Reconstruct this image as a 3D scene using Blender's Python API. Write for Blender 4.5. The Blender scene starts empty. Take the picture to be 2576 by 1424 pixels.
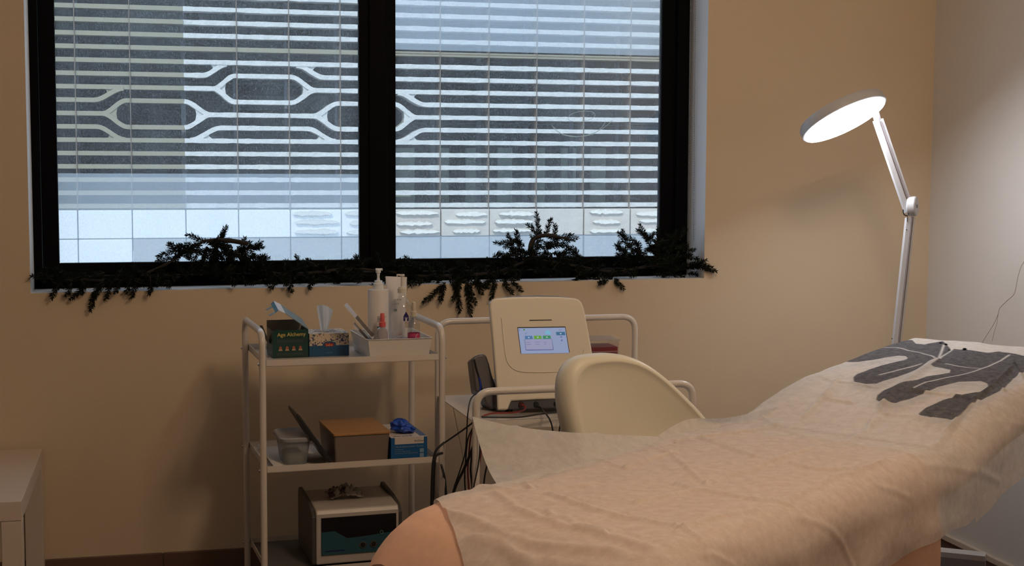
import bpy, bmesh, math, random
from mathutils import Vector, Matrix, noise
random.seed(7)
PI = math.pi
S = bpy.context.scene
C = S.collection

# ------------------------------------------------------------------ camera
F = 3600.0
CAM = Vector((0, 0, 1.35))
ya, pi_, ro = math.radians(13.9), math.radians(4.87), 0.005
fwd = Vector((math.sin(ya)*math.cos(pi_), math.cos(ya)*math.cos(pi_), -math.sin(pi_)))
r0 = Vector((math.cos(ya), -math.sin(ya), 0))
u0 = r0.cross(fwd)
rgt = r0*math.cos(ro) + u0*math.sin(ro)
upv = u0*math.cos(ro) - r0*math.sin(ro)
cd = bpy.data.cameras.new('camera'); co = bpy.data.objects.new('camera', cd); C.objects.link(co)
cd.sensor_width = 36; cd.lens = F/2576*36; cd.clip_end = 200; cd.clip_start = 0.05
R = Matrix((rgt, upv, -fwd)).transposed()
co.matrix_world = Matrix.Translation(CAM) @ R.to_4x4()
S.camera = co
S.view_settings.view_transform = 'Standard'; S.view_settings.look = 'None'
S.view_settings.gamma = 1; S.view_settings.use_curve_mapping = False
S.view_settings.exposure = 0
S.cycles.use_denoising = True
S.cycles.max_bounces = 10; S.cycles.transparent_max_bounces = 24
S.cycles.sample_clamp_indirect = 4

def ray(px, py): return fwd*F + rgt*(px-1288) - upv*(py-712)
def onY(px, py, Y): d = ray(px, py); return CAM + d*((Y-CAM.y)/d.y)
def onX(px, py, X): d = ray(px, py); return CAM + d*((X-CAM.x)/d.x)
def onZ(px, py, Z): d = ray(px, py); return CAM + d*((Z-CAM.z)/d.z)
def onD(px, py, D): d = ray(px, py); return CAM + d*(D/F)
def onP(px, py, p, n): d = ray(px, py); return CAM + d*((p-CAM).dot(n)/d.dot(n))
def proj(p):
    v = Vector(p)-CAM; z = v.dot(fwd)
    return 1288+F*v.dot(rgt)/z, 712-F*v.dot(upv)/z
def onL(M, px, py, ax, val):           # pixel onto a plane of a local frame, result in that frame
    Mi = M.inverted(); o = Mi @ CAM; d = Mi.to_3x3() @ ray(px, py)
    return o + d*((val-o[ax])/d[ax])

# ------------------------------------------------------------------ materials
MATS = {}
def lin(c): return tuple(((x/12.92) if x <= .04045 else ((x+.055)/1.055)**2.4) for x in c)
def mat(name, col, rough=.55, metal=0, var=0, scale=20, bump=0, bscale=200, coat=0, trans=0, emis=None, es=1, alpha=1, sss=0):
    if name in MATS: return MATS[name]
    m = bpy.data.materials.new(name); m.use_nodes = True; nt = m.node_tree
    b = nt.nodes['Principled BSDF']; b.inputs['Base Color'].default_value = (*col, 1)
    b.inputs['Roughness'].default_value = rough; b.inputs['Metallic'].default_value = metal
    b.inputs['Coat Weight'].default_value = coat
    b.inputs['Transmission Weight'].default_value = trans
    b.inputs['Alpha'].default_value = alpha
    if emis: b.inputs['Emission Color'].default_value = (*emis, 1); b.inputs['Emission Strength'].default_value = es
    tc = nt.nodes.new('ShaderNodeTexCoord')
    if var:
        n = nt.nodes.new('ShaderNodeTexNoise'); n.inputs['Scale'].default_value = scale; n.inputs['Detail'].default_value = 5
        nt.links.new(tc.outputs['Object'], n.inputs['Vector'])
        r = nt.nodes.new('ShaderNodeMapRange'); r.inputs['To Min'].default_value = 1-var; r.inputs['To Max'].default_value = 1+var
        nt.links.new(n.outputs['Fac'], r.inputs['Value'])
        x = nt.nodes.new('ShaderNodeMix'); x.data_type = 'RGBA'; x.blend_type = 'MULTIPLY'; x.inputs[0].default_value = 1
        x.inputs[6].default_value = (*col, 1); nt.links.new(r.outputs[0], x.inputs[7]); nt.links.new(x.outputs[2], b.inputs['Base Color'])
    if bump:
        n = nt.nodes.new('ShaderNodeTexNoise'); n.inputs['Scale'].default_value = bscale; n.inputs['Detail'].default_value = 4
        nt.links.new(tc.outputs['Object'], n.inputs['Vector'])
        bp = nt.nodes.new('ShaderNodeBump'); bp.inputs['Strength'].default_value = bump; bp.inputs['Distance'].default_value = .01
        nt.links.new(n.outputs['Fac'], bp.inputs['Height']); nt.links.new(bp.outputs[0], b.inputs['Normal'])
    MATS[name] = m; return m

M_wall = mat('beige wall paint', (.67, .55, .40), .8, var=.03, scale=3, bump=.08, bscale=260)
M_wall2 = mat('off white wall paint', (.68, .655, .63), .8, var=.03, scale=3, bump=.08, bscale=260)
M_ceil = mat('white ceiling paint', (.8, .78, .74), .9, var=.02, scale=3)
M_reveal = mat('white reveal plaster', (.78, .78, .78), .75, bump=.15, bscale=90)
M_floor = mat('brown floor tile', (.13, .075, .05), .35, var=.15, scale=6)
M_base = mat('brown skirting tile', (.14, .082, .06), .4, var=.1, scale=8)
M_lace = mat('beige trim', (.62, .52, .42), .6)
M_frame = mat('black aluminium', (.003, .003, .004), .6, var=.1); M_frame.node_tree.nodes['Principled BSDF'].inputs['Specular IOR Level'].default_value = .05
M_frame2 = mat('black rubber seal', (.004, .004, .004), .6)
M_white = mat('white powder coated metal', (.68, .62, .56), .28, var=.02, coat=.3)
M_tablew = mat('white laminate', (.66, .58, .50), .38, var=.02)
M_cream = mat('cream plastic', (.74, .68, .57), .38, var=.015, coat=.15)
M_chair = mat('ivory upholstery vinyl', (.74, .70, .57), .42, var=.02, bump=.05, bscale=300)
M_dgrey = mat('dark grey plastic', (.045, .043, .05), .45, var=.05)
M_mgrey = mat('mid grey plastic', (.16, .15, .15), .4, var=.04)
M_black = mat('black rubber', (.006, .006, .007), .5)
M_red = mat('dark red cable', (.16, .008, .008), .45)
M_chrome = mat('chrome', (.6, .6, .62), .2, metal=1)
M_lampw = mat('lamp white enamel', (.47, .475, .50), .4, var=.02)

def glass_mat(name, tint=(.93, .97, .97), gl=.06, dirt=.0):
    m = bpy.data.materials.new(name); m.use_nodes = True; nt = m.node_tree; nt.nodes.clear()
    o = nt.nodes.new('ShaderNodeOutputMaterial'); t = nt.nodes.new('ShaderNodeBsdfTransparent'); t.inputs[0].default_value = (*tint, 1)
    g = nt.nodes.new('ShaderNodeBsdfGlossy'); g.inputs['Roughness'].default_value = .04
    fr = nt.nodes.new('ShaderNodeLayerWeight'); fr.inputs[0].default_value = .25
    mr = nt.nodes.new('ShaderNodeMapRange'); mr.inputs['To Min'].default_value = gl; mr.inputs['To Max'].default_value = min(1, gl*8)
    nt.links.new(fr.outputs['Facing'], mr.inputs['Value'])
    x = nt.nodes.new('ShaderNodeMixShader'); nt.links.new(mr.outputs[0], x.inputs[0]); nt.links.new(t.outputs[0], x.inputs[1]); nt.links.new(g.outputs[0], x.inputs[2])
    last = x
    if dirt:
        tc = nt.nodes.new('ShaderNodeTexCoord')
        mp = nt.nodes.new('ShaderNodeMapping'); mp.inputs['Scale'].default_value = (1, 1, .5)
        nt.links.new(tc.outputs['Object'], mp.inputs[0])
        n = nt.nodes.new('ShaderNodeTexNoise'); n.inputs['Scale'].default_value = 420; n.inputs['Detail'].default_value = 3
        n2 = nt.nodes.new('ShaderNodeTexNoise'); n2.inputs['Scale'].default_value = 5; n2.inputs['Detail'].default_value = 3
        nt.links.new(mp.outputs[0], n.inputs[0]); nt.links.new(mp.outputs[0], n2.inputs[0])
        r1 = nt.nodes.new('ShaderNodeMapRange'); r1.inputs['From Min'].default_value = .5; r1.inputs['From Max'].default_value = .75; r1.inputs['To Max'].default_value = dirt*2.2
        r2 = nt.nodes.new('ShaderNodeMapRange'); r2.inputs['From Min'].default_value = .3; r2.inputs['From Max'].default_value = .7; r2.inputs['To Min'].default_value = dirt*.25; r2.inputs['To Max'].default_value = dirt*.8
        nt.links.new(n.outputs[0], r1.inputs[0]); nt.links.new(n2.outputs[0], r2.inputs[0])
        ad = nt.nodes.new('ShaderNodeMath'); ad.operation = 'ADD'; nt.links.new(r1.outputs[0], ad.inputs[0]); nt.links.new(r2.outputs[0], ad.inputs[1])
        tr = nt.nodes.new('ShaderNodeBsdfTranslucent'); tr.inputs[0].default_value = (.85, .9, .92, 1)
        y = nt.nodes.new('ShaderNodeMixShader'); nt.links.new(ad.outputs[0], y.inputs[0]); nt.links.new(x.outputs[0], y.inputs[1]); nt.links.new(tr.outputs[0], y.inputs[2])
        last = y
    nt.links.new(last.outputs[0], o.inputs[0]); MATS[name] = m
    return m
M_glass = glass_mat('dusty window glass', dirt=.07)
M_clear = glass_mat('clear plastic', (.93, .94, .95), .05)
M_milky = None
def sheer(name, col, transp, translucent=.5, tint=(1, 1, 1), grain=0, crease=0):
    m = bpy.data.materials.new(name); m.use_nodes = True; nt = m.node_tree; nt.nodes.clear()
    o = nt.nodes.new('ShaderNodeOutputMaterial'); t = nt.nodes.new('ShaderNodeBsdfTransparent'); t.inputs[0].default_value = (*tint, 1)
    d = nt.nodes.new('ShaderNodeBsdfDiffuse'); d.inputs[0].default_value = (*col, 1)
    l = nt.nodes.new('ShaderNodeBsdfTranslucent'); l.inputs[0].default_value = (*col, 1)
    a = nt.nodes.new('ShaderNodeMixShader'); a.inputs[0].default_value = translucent
    nt.links.new(d.outputs[0], a.inputs[1]); nt.links.new(l.outputs[0], a.inputs[2])
    b = nt.nodes.new('ShaderNodeMixShader'); b.inputs[0].default_value = transp
    nt.links.new(a.outputs[0], b.inputs[1]); nt.links.new(t.outputs[0], b.inputs[2]); nt.links.new(b.outputs[0], o.inputs[0])
    if grain:
        tc = nt.nodes.new('ShaderNodeTexCoord'); n = nt.nodes.new('ShaderNodeTexNoise'); n.inputs['Scale'].default_value = 45; n.inputs['Detail'].default_value = 8; n.inputs['Roughness'].default_value = .7
        nt.links.new(tc.outputs['Object'], n.inputs[0])
        r = nt.nodes.new('ShaderNodeMapRange'); r.inputs['From Min'].default_value = .3; r.inputs['From Max'].default_value = .7
        r.inputs['To Min'].default_value = transp+grain; r.inputs['To Max'].default_value = max(0, transp-grain)
        nt.links.new(n.outputs[0], r.inputs[0]); nt.links.new(r.outputs[0], b.inputs[0])
        n2 = nt.nodes.new('ShaderNodeTexNoise'); n2.inputs['Scale'].default_value = 900; nt.links.new(tc.outputs['Object'], n2.inputs[0])
        bp = nt.nodes.new('ShaderNodeBump'); bp.inputs['Strength'].default_value = .12; bp.inputs['Distance'].default_value = .002
        nt.links.new(n2.outputs[0], bp.inputs['Height']); nt.links.new(bp.outputs[0], d.inputs['Normal'])
    MATS[name] = m; return m

# ------------------------------------------------------------------ object helpers
WM = {}          # world matrix by object
def ident(): return Matrix.Identity(4)
def tag(o, label=None, cat=None, group=None, kind=None):
    if label: o['label'] = label
    if cat: o['category'] = cat
    if group: o['group'] = group
    if kind: o['kind'] = kind
    return o
def thing(name, label, cat, loc=(0, 0, 0), rz=0, group=None, kind=None, M=None):
    o = bpy.data.objects.new(name, None); C.objects.link(o); o.empty_display_size = .05
    if M is None: M = Matrix.Translation(Vector(loc)) @ Matrix.Rotation(rz, 4, 'Z')
    o.matrix_world = M; WM[o] = M.copy()
    return tag(o, label, cat, group, kind)

class MB:
    def __init__(s): s.v = []; s.f = []; s.sm = []; s.mi = []; s.cur = 0
    def add(s, vs, fs, smooth=False):
        n = len(s.v); s.v += [Vector(v) for v in vs]; s.f += [[i+n for i in f] for f in fs]
        s.sm += [smooth]*len(fs); s.mi += [s.cur]*len(fs); return s
    def box(s, x0, x1, y0, y1, z0, z1, M=None):
        vs = [Vector((x, y, z)) for z in (z0, z1) for y in (y0, y1) for x in (x0, x1)]
        if M: vs = [M @ v for v in vs]
        return s.add(vs, [(0, 2, 3, 1), (4, 5, 7, 6), (0, 1, 5, 4), (2, 6, 7, 3), (0, 4, 6, 2), (1, 3, 7, 5)])
    def hexa(s, p):   # 8 points: bottom 4 loop, top 4 loop
        return s.add(p, [(3, 2, 1, 0), (4, 5, 6, 7), (0, 1, 5, 4), (1, 2, 6, 5), (2, 3, 7, 6), (3, 0, 4, 7)])
    def loft(s, rings, cap=True, closed=True, smooth=True):
        n = len(rings[0]); vs = [p for r in rings for p in r]; fs = []
        for i in range(len(rings)-1):
            for j in range(n if closed else n-1):
                k = (j+1) % n; fs.append((i*n+j, i*n+k, (i+1)*n+k, (i+1)*n+j))
        s.add(vs, fs, smooth)
        if cap and closed:
            s.add(rings[0], [tuple(reversed(range(n)))]); s.add(rings[-1], [tuple(range(n))])
        return s
    def tube(s, pts, r, n=10, cap=True):
        pts = [Vector(p) for p in pts]; rings = []; prev = None
        rr = r if isinstance(r, (list, tuple)) else [r]*len(pts)
        for i, p in enumerate(pts):
            t = (pts[min(i+1, len(pts)-1)]-pts[max(i-1, 0)]).normalized()
            if prev is None:
                a = Vector((0, 0, 1)) if abs(t.z) < .9 else Vector((1, 0, 0)); u = t.cross(a).normalized()
            else: u = (prev - t*prev.dot(t)).normalized()
            prev = u; w = t.cross(u)
            rings.append([p+(u*math.cos(2*PI*k/n)+w*math.sin(2*PI*k/n))*rr[i] for k in range(n)])
        return s.loft(rings, cap)
    def lathe(s, prof, c=(0, 0, 0), n=28, sx=1, sy=1, cap=True):
        c = Vector(c)
        rings = [[c+Vector((r*sx*math.cos(2*PI*k/n), r*sy*math.sin(2*PI*k/n), z)) for k in range(n)] for r, z in prof]
        return s.loft(rings, cap)
    def prism(s, poly, off, smooth=False):   # polygon of 3D points extruded by vector
        n = len(poly); off = Vector(off); p = [Vector(q) for q in poly]
        return s.add(p+[q+off for q in p], [tuple(range(n)), tuple(reversed(range(n, 2*n)))] + [(i, i+n, (i+1) % n+n, (i+1) % n) for i in range(n)], smooth)
    def grid(s, P, smooth=True):
        a, b = len(P), len(P[0]); vs = [p for r in P for p in r]
        return s.add(vs, [(i*b+j, i*b+j+1, (i+1)*b+j+1, (i+1)*b+j) for i in range(a-1) for j in range(b-1)], smooth)
    def ball(s, c, r, n=10, sc=(1, 1, 1)):
        c = Vector(c); rings = []
        for i in range(1, n):
            a = PI*i/n; rings.append([c+Vector((r*sc[0]*math.sin(a)*math.cos(2*PI*k/(2*n)), r*sc[1]*math.sin(a)*math.sin(2*PI*k/(2*n)), -r*sc[2]*math.cos(a))) for k in range(2*n)])
        return s.loft(rings)
    def build(s, name, m, parent=None, world=True, bevel=0, seg=2, solid=0, subsurf=0, recalc=True):
        me = bpy.data.meshes.new(name)
        W = WM.get(parent) if parent is not None else None
        vs = s.v
        if W is not None and world:
            Wi = W.inverted(); vs = [Wi @ v for v in vs]
        me.from_pydata([tuple(v) for v in vs], [], s.f)
        me.polygons.foreach_set('use_smooth', s.sm)
        ms = m if isinstance(m, (list, tuple)) else [m]
        for q in ms: me.materials.append(q)
        me.polygons.foreach_set('material_index', s.mi)
        if recalc:
            bm = bmesh.new(); bm.from_mesh(me)
            bmesh.ops.remove_doubles(bm, verts=bm.verts, dist=1e-6)
            bmesh.ops.recalc_face_normals(bm, faces=bm.faces); bm.to_mesh(me); bm.free()
        if any(s.sm): me.set_sharp_from_angle(angle=.65)
        me.update()
        o = bpy.data.objects.new(name, me); C.objects.link(o)
        if parent is not None:
            o.parent = parent; WM[o] = WM[parent]
        else: WM[o] = ident()
        if solid: q = o.modifiers.new('solid', 'SOLIDIFY'); q.thickness = solid; q.offset = 0
        if bevel: q = o.modifiers.new('bevel', 'BEVEL'); q.width = bevel; q.segments = seg; q.limit_method = 'ANGLE'; q.angle_limit = .7
        if subsurf: q = o.modifiers.new('sub', 'SUBSURF'); q.levels = q.render_levels = subsurf
        return o

def arc(pts, r, n=6):      # round the corners of a polyline
    pts = [Vector(p) for p in pts]; out = [pts[0]]
    for i in range(1, len(pts)-1):
        a, b, c = pts[i-1], pts[i], pts[i+1]; d1 = (a-b).normalized(); d2 = (c-b).normalized()
        k = min(r, (a-b).length*.49, (c-b).length*.49); p, q = b+d1*k, b+d2*k
        for j in range(n+1):
            t = j/n; out.append(p*(1-t)**2+b*2*t*(1-t)+q*t*t)
    out.append(pts[-1]); return out
def spline(pts, n=8):      # catmull-rom
    P = [Vector(p) for p in pts]; P = [P[0]*2-P[1]]+P+[P[-1]*2-P[-2]]; out = []
    for i in range(1, len(P)-2):
        for j in range(n):
            t = j/n; a, b, c, d = P[i-1], P[i], P[i+1], P[i+2]
            out.append(.5*((2*b)+(c-a)*t+(2*a-5*b+4*c-d)*t*t+(3*b-a-3*c+d)*t**3))
    out.append(P[-2]); return out
def text(body, name, m, parent, M, size, align='LEFT', extrude=.0003, bold=0):
    """lettering standing on a surface: M maps text x,y plane into the world"""
    cu = bpy.data.curves.new('txt', 'FONT'); cu.body = body; cu.size = size; cu.align_x = align; cu.extrude = extrude; cu.resolution_u = 3
    cu.space_line = .95; cu.offset = bold
    o = bpy.data.objects.new('txt', cu); C.objects.link(o)
    dg = bpy.context.evaluated_depsgraph_get(); dg.update()
    me = bpy.data.meshes.new_from_object(o.evaluated_get(dg)); C.objects.unlink(o); bpy.data.objects.remove(o)
    W = WM[parent]; me.transform(W.inverted() @ M); me.materials.clear(); me.materials.append(m); me.name = name
    q = bpy.data.objects.new(name, me); C.objects.link(q); q.parent = parent; WM[q] = W
    return q
def face_frame(o, ex, ez):   # text frame: origin o, x along ex, up along ez
    ex = Vector(ex).normalized(); ez = Vector(ez); ez = (ez-ex*ez.dot(ex)).normalized(); n = ex.cross(ez)
    M = Matrix((ex, ez, n)).transposed().to_4x4(); M.translation = Vector(o); return M

# ------------------------------------------------------------------ room
YW = 4.62
XR = onY(2340, 500, YW).x
XL, YB, ZC = -2.4, -1.8, 2.75
a = onY(75, 738, YW); b = onY(1770, 700, YW)
WX0, WX1 = onY(69, 400, YW).x, onY(1776, 400, YW).x
SZ0, SZ1 = a.z, b.z          # the sill runs very slightly out of level
WZ = 2.45
YO = 4.93                    # outside face
def wallbox(name, args, m=M_wall):
    o = MB().box(*args).build(name, m); tag(o, kind='structure'); return o
mb = MB()
def q4(p, cur=0): mb.cur = cur; mb.add(p, [(0, 1, 2, 3)])
def V(x, y, z): return Vector((x, y, z))
for y, fl in ((YW, 0), (YO, 0)):
    q4([V(XL-.2, y, 0), V(WX0, y, 0), V(WX0, y, ZC), V(XL-.2, y, ZC)])
    q4([V(WX1, y, 0), V(XR+.2, y, 0), V(XR+.2, y, ZC), V(WX1, y, ZC)])
    q4([V(WX0, y, 0), V(WX1, y, 0), V(WX1, y, SZ1), V(WX0, y, SZ0)])
    q4([V(WX0, y, WZ), V(WX1, y, WZ), V(WX1, y, ZC), V(WX0, y, ZC)])
q4([V(WX0, YW, SZ0), V(WX0, YO, SZ0), V(WX0, YO, WZ), V(WX0, YW, WZ)], 1)
q4([V(WX1, YW, SZ1), V(WX1, YO, SZ1), V(WX1, YO, WZ), V(WX1, YW, WZ)], 1)
q4([V(WX0, YW, SZ0), V(WX1, YW, SZ1), V(WX1, YO, SZ1), V(WX0, YO, SZ0)], 1)
q4([V(WX0, YW, WZ), V(WX1, YW, WZ), V(WX1, YO, WZ), V(WX0, YO, WZ)], 1)
tag(mb.build('wall_back', [M_wall, M_reveal]), kind='structure')
wr = wallbox('wall_right', (XR, XR+.2, YB-.2, YW, 0, ZC), M_wall2)
wallbox('wall_left', (XL-.2, XL, YB-.2, YW, 0, ZC), M_wall2)
wallbox('wall_front', (XL, XR, YB-.2, YB, 0, ZC), M_wall2)
wallbox('ceiling', (XL-.2, XR+.2, YB-.2, YO, ZC, ZC+.1), M_ceil)
wallbox('floor', (XL-.2, XR+.2, YB-.2, YO, -.1, 0), M_floor)
bz = onY(370, 1394, YW-.012).z
bb = MB()
x = XL
while x < XR:                  # skirting laid from tiles with fine joints
    bb.box(x, min(x+.597, XR), YW-.012, YW, 0, bz); x += .6
tag(bb.build('baseboard_back', M_base, bevel=.002), kind='structure')
rz = (onX(2395, 1350, XR-.02).z+onX(2530, 1424, XR-.02).z)/2
bb = MB(); y = YB
while y < YW-.02:
    bb.box(XR-.012, XR, y, min(y+.597, YW-.013), 0, rz-.022); y += .6
tag(bb.build('baseboard_right', M_base, bevel=.002), kind='structure')
tag(MB().box(XR-.018, XR, YB, YW-.013, rz-.022, rz).build('trim_1', M_lace, bevel=.003), kind='structure')
# crack in the plaster of the right wall
cr = [(2590, 640), (2570, 668), (2560, 700), (2552, 738), (2535, 755), (2515, 775), (2511, 790), (2500, 815), (2478, 850), (2462, 878)]
mb = MB(); P = [onX(px, py, XR-.0004) for px, py in cr]
mb.tube(spline(P, 3), .0007, 4)
P = [onX(px, py, XR-.0004) for px, py in [(2511, 790), (2508, 812), (2500, 840), (2496, 858)]]
mb.tube(spline(P, 3), .0005, 4)
mb.build('crack', mat('crack shadow', (.2, .16, .13), .9), wr)

# ------------------------------------------------------------------ window
W1 = thing('window_1', None, None, ((WX0+WX1)/2, 4.8, SZ0), kind='structure')
YF = 4.765
def zY(py, px=400, Y=YF): return onY(px, py, Y).z
gx = [onY(143, 400, YF).x, onY(905, 400, YF).x, onY(998, 400, YF).x, onY(1667, 400, YF).x]
gz = (onY(147, 664, YF).z+onY(903, 657, YF).z+onY(998, 652, YF).z+onY(1663, 643, YF).z)/4
fzb = min(SZ0, SZ1)-.005; gzt = 2.32
zl = onY(300, 692, YF).z
fr = MB()
fr.box(WX0-.01, gx[0]-.052, YF-.0, YF+.07, fzb, WZ).box(gx[3]+.052, WX1-.012, YF, YF+.07, fzb, WZ)
fr.box(WX0, WX1-.012, YF, YF+.07, fzb, zl).box(WX0, WX1-.012, YF, YF+.07, gzt+.06, WZ+.01)
fr.build('window_frame', M_frame, W1, bevel=.003)
mc = (gx[1]+gx[2])/2
for i, (xa, xb) in enumerate(((gx[0], gx[1]), (gx[2], gx[3]))):
    yy = YF+.008+i*.012
    l = xa-(.05 if i == 0 else xa-mc); r = (mc if i == 0 else xb+.05)
    sf = MB().box(l, xa, yy, yy+.03, zl+.002, gzt+.058).box(xb, r, yy, yy+.03, zl+.002, gzt+.058)
    sf.box(xa, xb, yy, yy+.03, zl+.002, gz).box(xa, xb, yy, yy+.03, gzt, gzt+.058)
    so = sf.build('sash', M_frame, W1, bevel=.003)
    MB().box(xa-.004, xb+.004, yy+.012, yy+.018, gz-.004, gzt+.004).build('pane', M_glass, so)
MB().box(mc-.03, mc+.03, YF-.004, YF+.008, zl, gzt+.058).build('meeting_stile', M_frame, W1, bevel=.004)
MB().box(WX0+.14, gx[3]+.05, YF-.004, YF, zl-.003, zl+.0015).build('track', mat('dark grey aluminium', (.05, .055, .06), .3, metal=.6), W1)
# added translucent sheets standing in for bright reflections on parts of the panes
M_reflect = sheer('pale hazy film', (.88, .93, .97), .74, 1.0)
M_reflect2 = sheer('thin hazy film', (.80, .88, .95), .80, 1.0)
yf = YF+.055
def reflection(px0, px1, py0, py1, name, m):
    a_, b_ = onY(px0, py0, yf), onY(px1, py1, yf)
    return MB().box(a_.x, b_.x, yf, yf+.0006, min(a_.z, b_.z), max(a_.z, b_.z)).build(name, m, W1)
reflection(130, 925, 436, 680, 'reflection_panel', M_reflect)
reflection(985, 1690, -700, 141, 'reflection_panel', M_reflect)
reflection(985, 1690, 594, 670, 'reflection_panel', M_reflect2)
a_, b_ = onY(985, 137, yf), onY(1690, 147, yf)
MB().box(a_.x, b_.x, yf-.002, yf+.003, (a_.z+b_.z)/2-.0022, (a_.z+b_.z)/2+.0022).build('reflection_edge_strip', mat('silver strip', (.7, .7, .66), .4), W1)
# scratched swirl on the right pane
mb = MB()
for pts in ([(1389, 316), (1400, 330), (1425, 340), (1460, 343), (1500, 332), (1525, 317), (1541, 302)],
            [(1393, 320), (1415, 338), (1450, 344), (1490, 338), (1512, 322), (1524, 305)]):
    mb.tube(spline([onY(x, y, YF+.02) for x, y in pts], 5), .0009, 4)
mb.tube(spline([onY(1463+34*math.cos(t*.35), 293+13*math.sin(t*.35)-4*math.cos(t*.35), YF+.02) for t in range(19)], 3), .0009, 4)
mb.build('scuff_mark', sheer('pale scuff', (.8, .9, .85), .45, .6), W1)

# bead chain of the roller blind in the right of the recess
bc = thing('blind_chain', 'thin grey bead chain loop of the blind hanging at the right edge of the window', 'blind chain', (onY(1740, 500, YF-.03).x, YF-.03, .95))
for (px, Y) in ((1740, YF-.02), (1752, YF-.05)):
    mb = MB(); top = onY(px+1.5, -500, Y); bot = onY(px-7, 606, Y); n = 190
    for i in range(n):
        c = top.lerp(bot, i/(n-1)); r = .0021
        mb.add([c+V(r, 0, 0), c+V(-r, 0, 0), c+V(0, r, 0), c+V(0, -r, 0), c+V(0, 0, r), c+V(0, 0, -r)],
               [(0, 2, 4), (2, 1, 4), (1, 3, 4), (3, 0, 4), (2, 0, 5), (1, 2, 5), (3, 1, 5), (0, 3, 5)], True)
    mb.tube([top, bot], .0005, 4)
    mb.build('chain_strand', mat('grey bead', (.28, .29, .3), .35), bc, recalc=False)

# ------------------------------------------------------------------ opposite building
YFa = 12.0
M_slat_b = mat('smooth beige louvre', (.25, .23, .165), .6, var=.06, scale=3)  # smooth beige for the louvres left of the split and one full row
M_slat_w = mat('peeling white louvre', (.54, .54, .53), .7, var=.22, scale=14, bump=.8, bscale=40)
M_seam = mat('rusty seam', (.16, .12, .09), .8, var=.2)
M_seamg = mat('grey upright', (.15, .18, .22), .5)
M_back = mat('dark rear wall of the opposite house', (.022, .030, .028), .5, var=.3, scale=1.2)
M_lump = mat('freshly split stone', (.64, .62, .58), .85, var=.1, scale=30, bump=.4, bscale=60)
M_block = mat('rough pale stone', (.50, .46, .42), .85, var=.15, scale=9, bump=.6, bscale=25)
M_block2 = mat('smooth pale panel', (.82, .83, .84), .7, var=.05, scale=3)
M_conc = mat('speckled concrete', (.34, .34, .34), .9, var=.15, scale=90, bump=.3, bscale=120)
OB = thing('opposite_building', 'building across the street with horizontal louvres and stone base seen through the window', 'building', (3, YFa, -4))
def fpt(px, py): return onY(px, py, YFa)
z0 = fpt(464, 22).z; dz = (z0-fpt(464, 22+33.1*13).z)/13
def rowz(k): return z0-dz*k
X0 = fpt(464, 300).x; cw = fpt(1229, 300).x-X0; cw /= 6.0
def cx(c): return X0+c*cw
def pxX(px, k):      # X for pixel column px at the height of row k
    d = ray(px, 400); X = fpt(px, 400).x
    for _ in range(3):
        py = proj((X, YFa, rowz(k)))[1]; X = fpt(px, py).x
    return X
TH = .020   # half thickness of a louvre
RC = [0]
def rough(pts, st_=.03):     # the peeling louvres have ragged edges
    out = []
    for a_, b_ in zip(pts[:-1], pts[1:]):
        n = max(1, int(abs(b_[0]-a_[0])/st_))
        out += [(a_[0]+(b_[0]-a_[0])*i/n, a_[1]+(b_[1]-a_[1])*i/n) for i in range(n)]
    return out+[pts[-1]]
def ribbon(mb, pts, th=TH, dep=.16, rg=False):
    th0 = th
    RC[0] = (RC[0]+1) % 9; yo = -.0016*RC[0]
    """pts: (X,Z) centre line, swept band with depth"""
    n = len(pts); top = []; bot = []
    for i, (x, z) in enumerate(pts):
        a_ = pts[max(i-1, 0)]; b_ = pts[min(i+1, n-1)]; t = Vector((b_[0]-a_[0], b_[1]-a_[1])).normalized(); nn = Vector((-t.y, t.x))
        th = th0*(.93+.16*noise.noise(V(x*9, z*40, 0))+.10*noise.noise(V(x*31, z*40, 3))) if rg else th0
        top.append(V(x+nn.x*th, YFa+yo, z+nn.y*th)); bot.append(V(x-nn.x*th, YFa+yo, z-nn.y*th))
    off = V(0, dep, 0)
    rings = [[top[i], bot[i], bot[i]+off, top[i]+off] for i in range(n)]
    mb.loft(rings, smooth=False)
def ez(t): return t*t*(3-2*t)
def bend(xa, ka, xb, kb, n=8):
    return [(xa+(xb-xa)*i/n, rowz(ka+(kb-ka)*ez(i/n))) for i in range(n+1)]
L, Rr = cx(-9), cx(15)
z1p = lambda zx, k: pxX(40+zx/2.848, k)     # from first close-up
z3p = lambda zx, k: pxX(880+zx/2.74, k)
pieces = []   # (list of (X,Z), right/left)
def st(xa, xb, k): return [(xa, rowz(k)), (xb, rowz(k))]
for k in list(range(-16, 5))+[10, 11, 12, 13, 14, 15]:
    pieces.append(('both', st(L, Rr, k)))
# row 5
pieces += [('L', st(L, X0, 5)), ('R', st(X0, z1p(1330, 5), 5)+bend(z1p(1340, 5), 5, z1p(1510, 4), 4.12)[0:]),
           ('R', bend(z1p(2010, 4), 4.1, z1p(2210, 5), 5)+st(z1p(2230, 5), Rr, 5))]
# row 6
pieces += [('L', st(L, X0, 6)), ('R', st(X0, z1p(1410, 6), 6)+bend(z1p(1412, 6), 6, z1p(1570, 5), 5)+st(z1p(1580, 5), z1p(1960, 5), 5)+bend(z1p(1970, 5), 5, z1p(2150, 6), 6)+st(z1p(2160, 6), Rr, 6))]
pieces += [('R', bend(z1p(1412, 6), 6, z1p(1570, 7), 7)+st(z1p(1580, 7), z1p(1960, 7), 7)+bend(z1p(1970, 7), 7, z1p(2150, 6), 6))]
pieces += [('R', bend(z3p(330, 6), 6.1, z3p(520, 7), 7)+st(z3p(530, 7), Rr, 7))]
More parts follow.
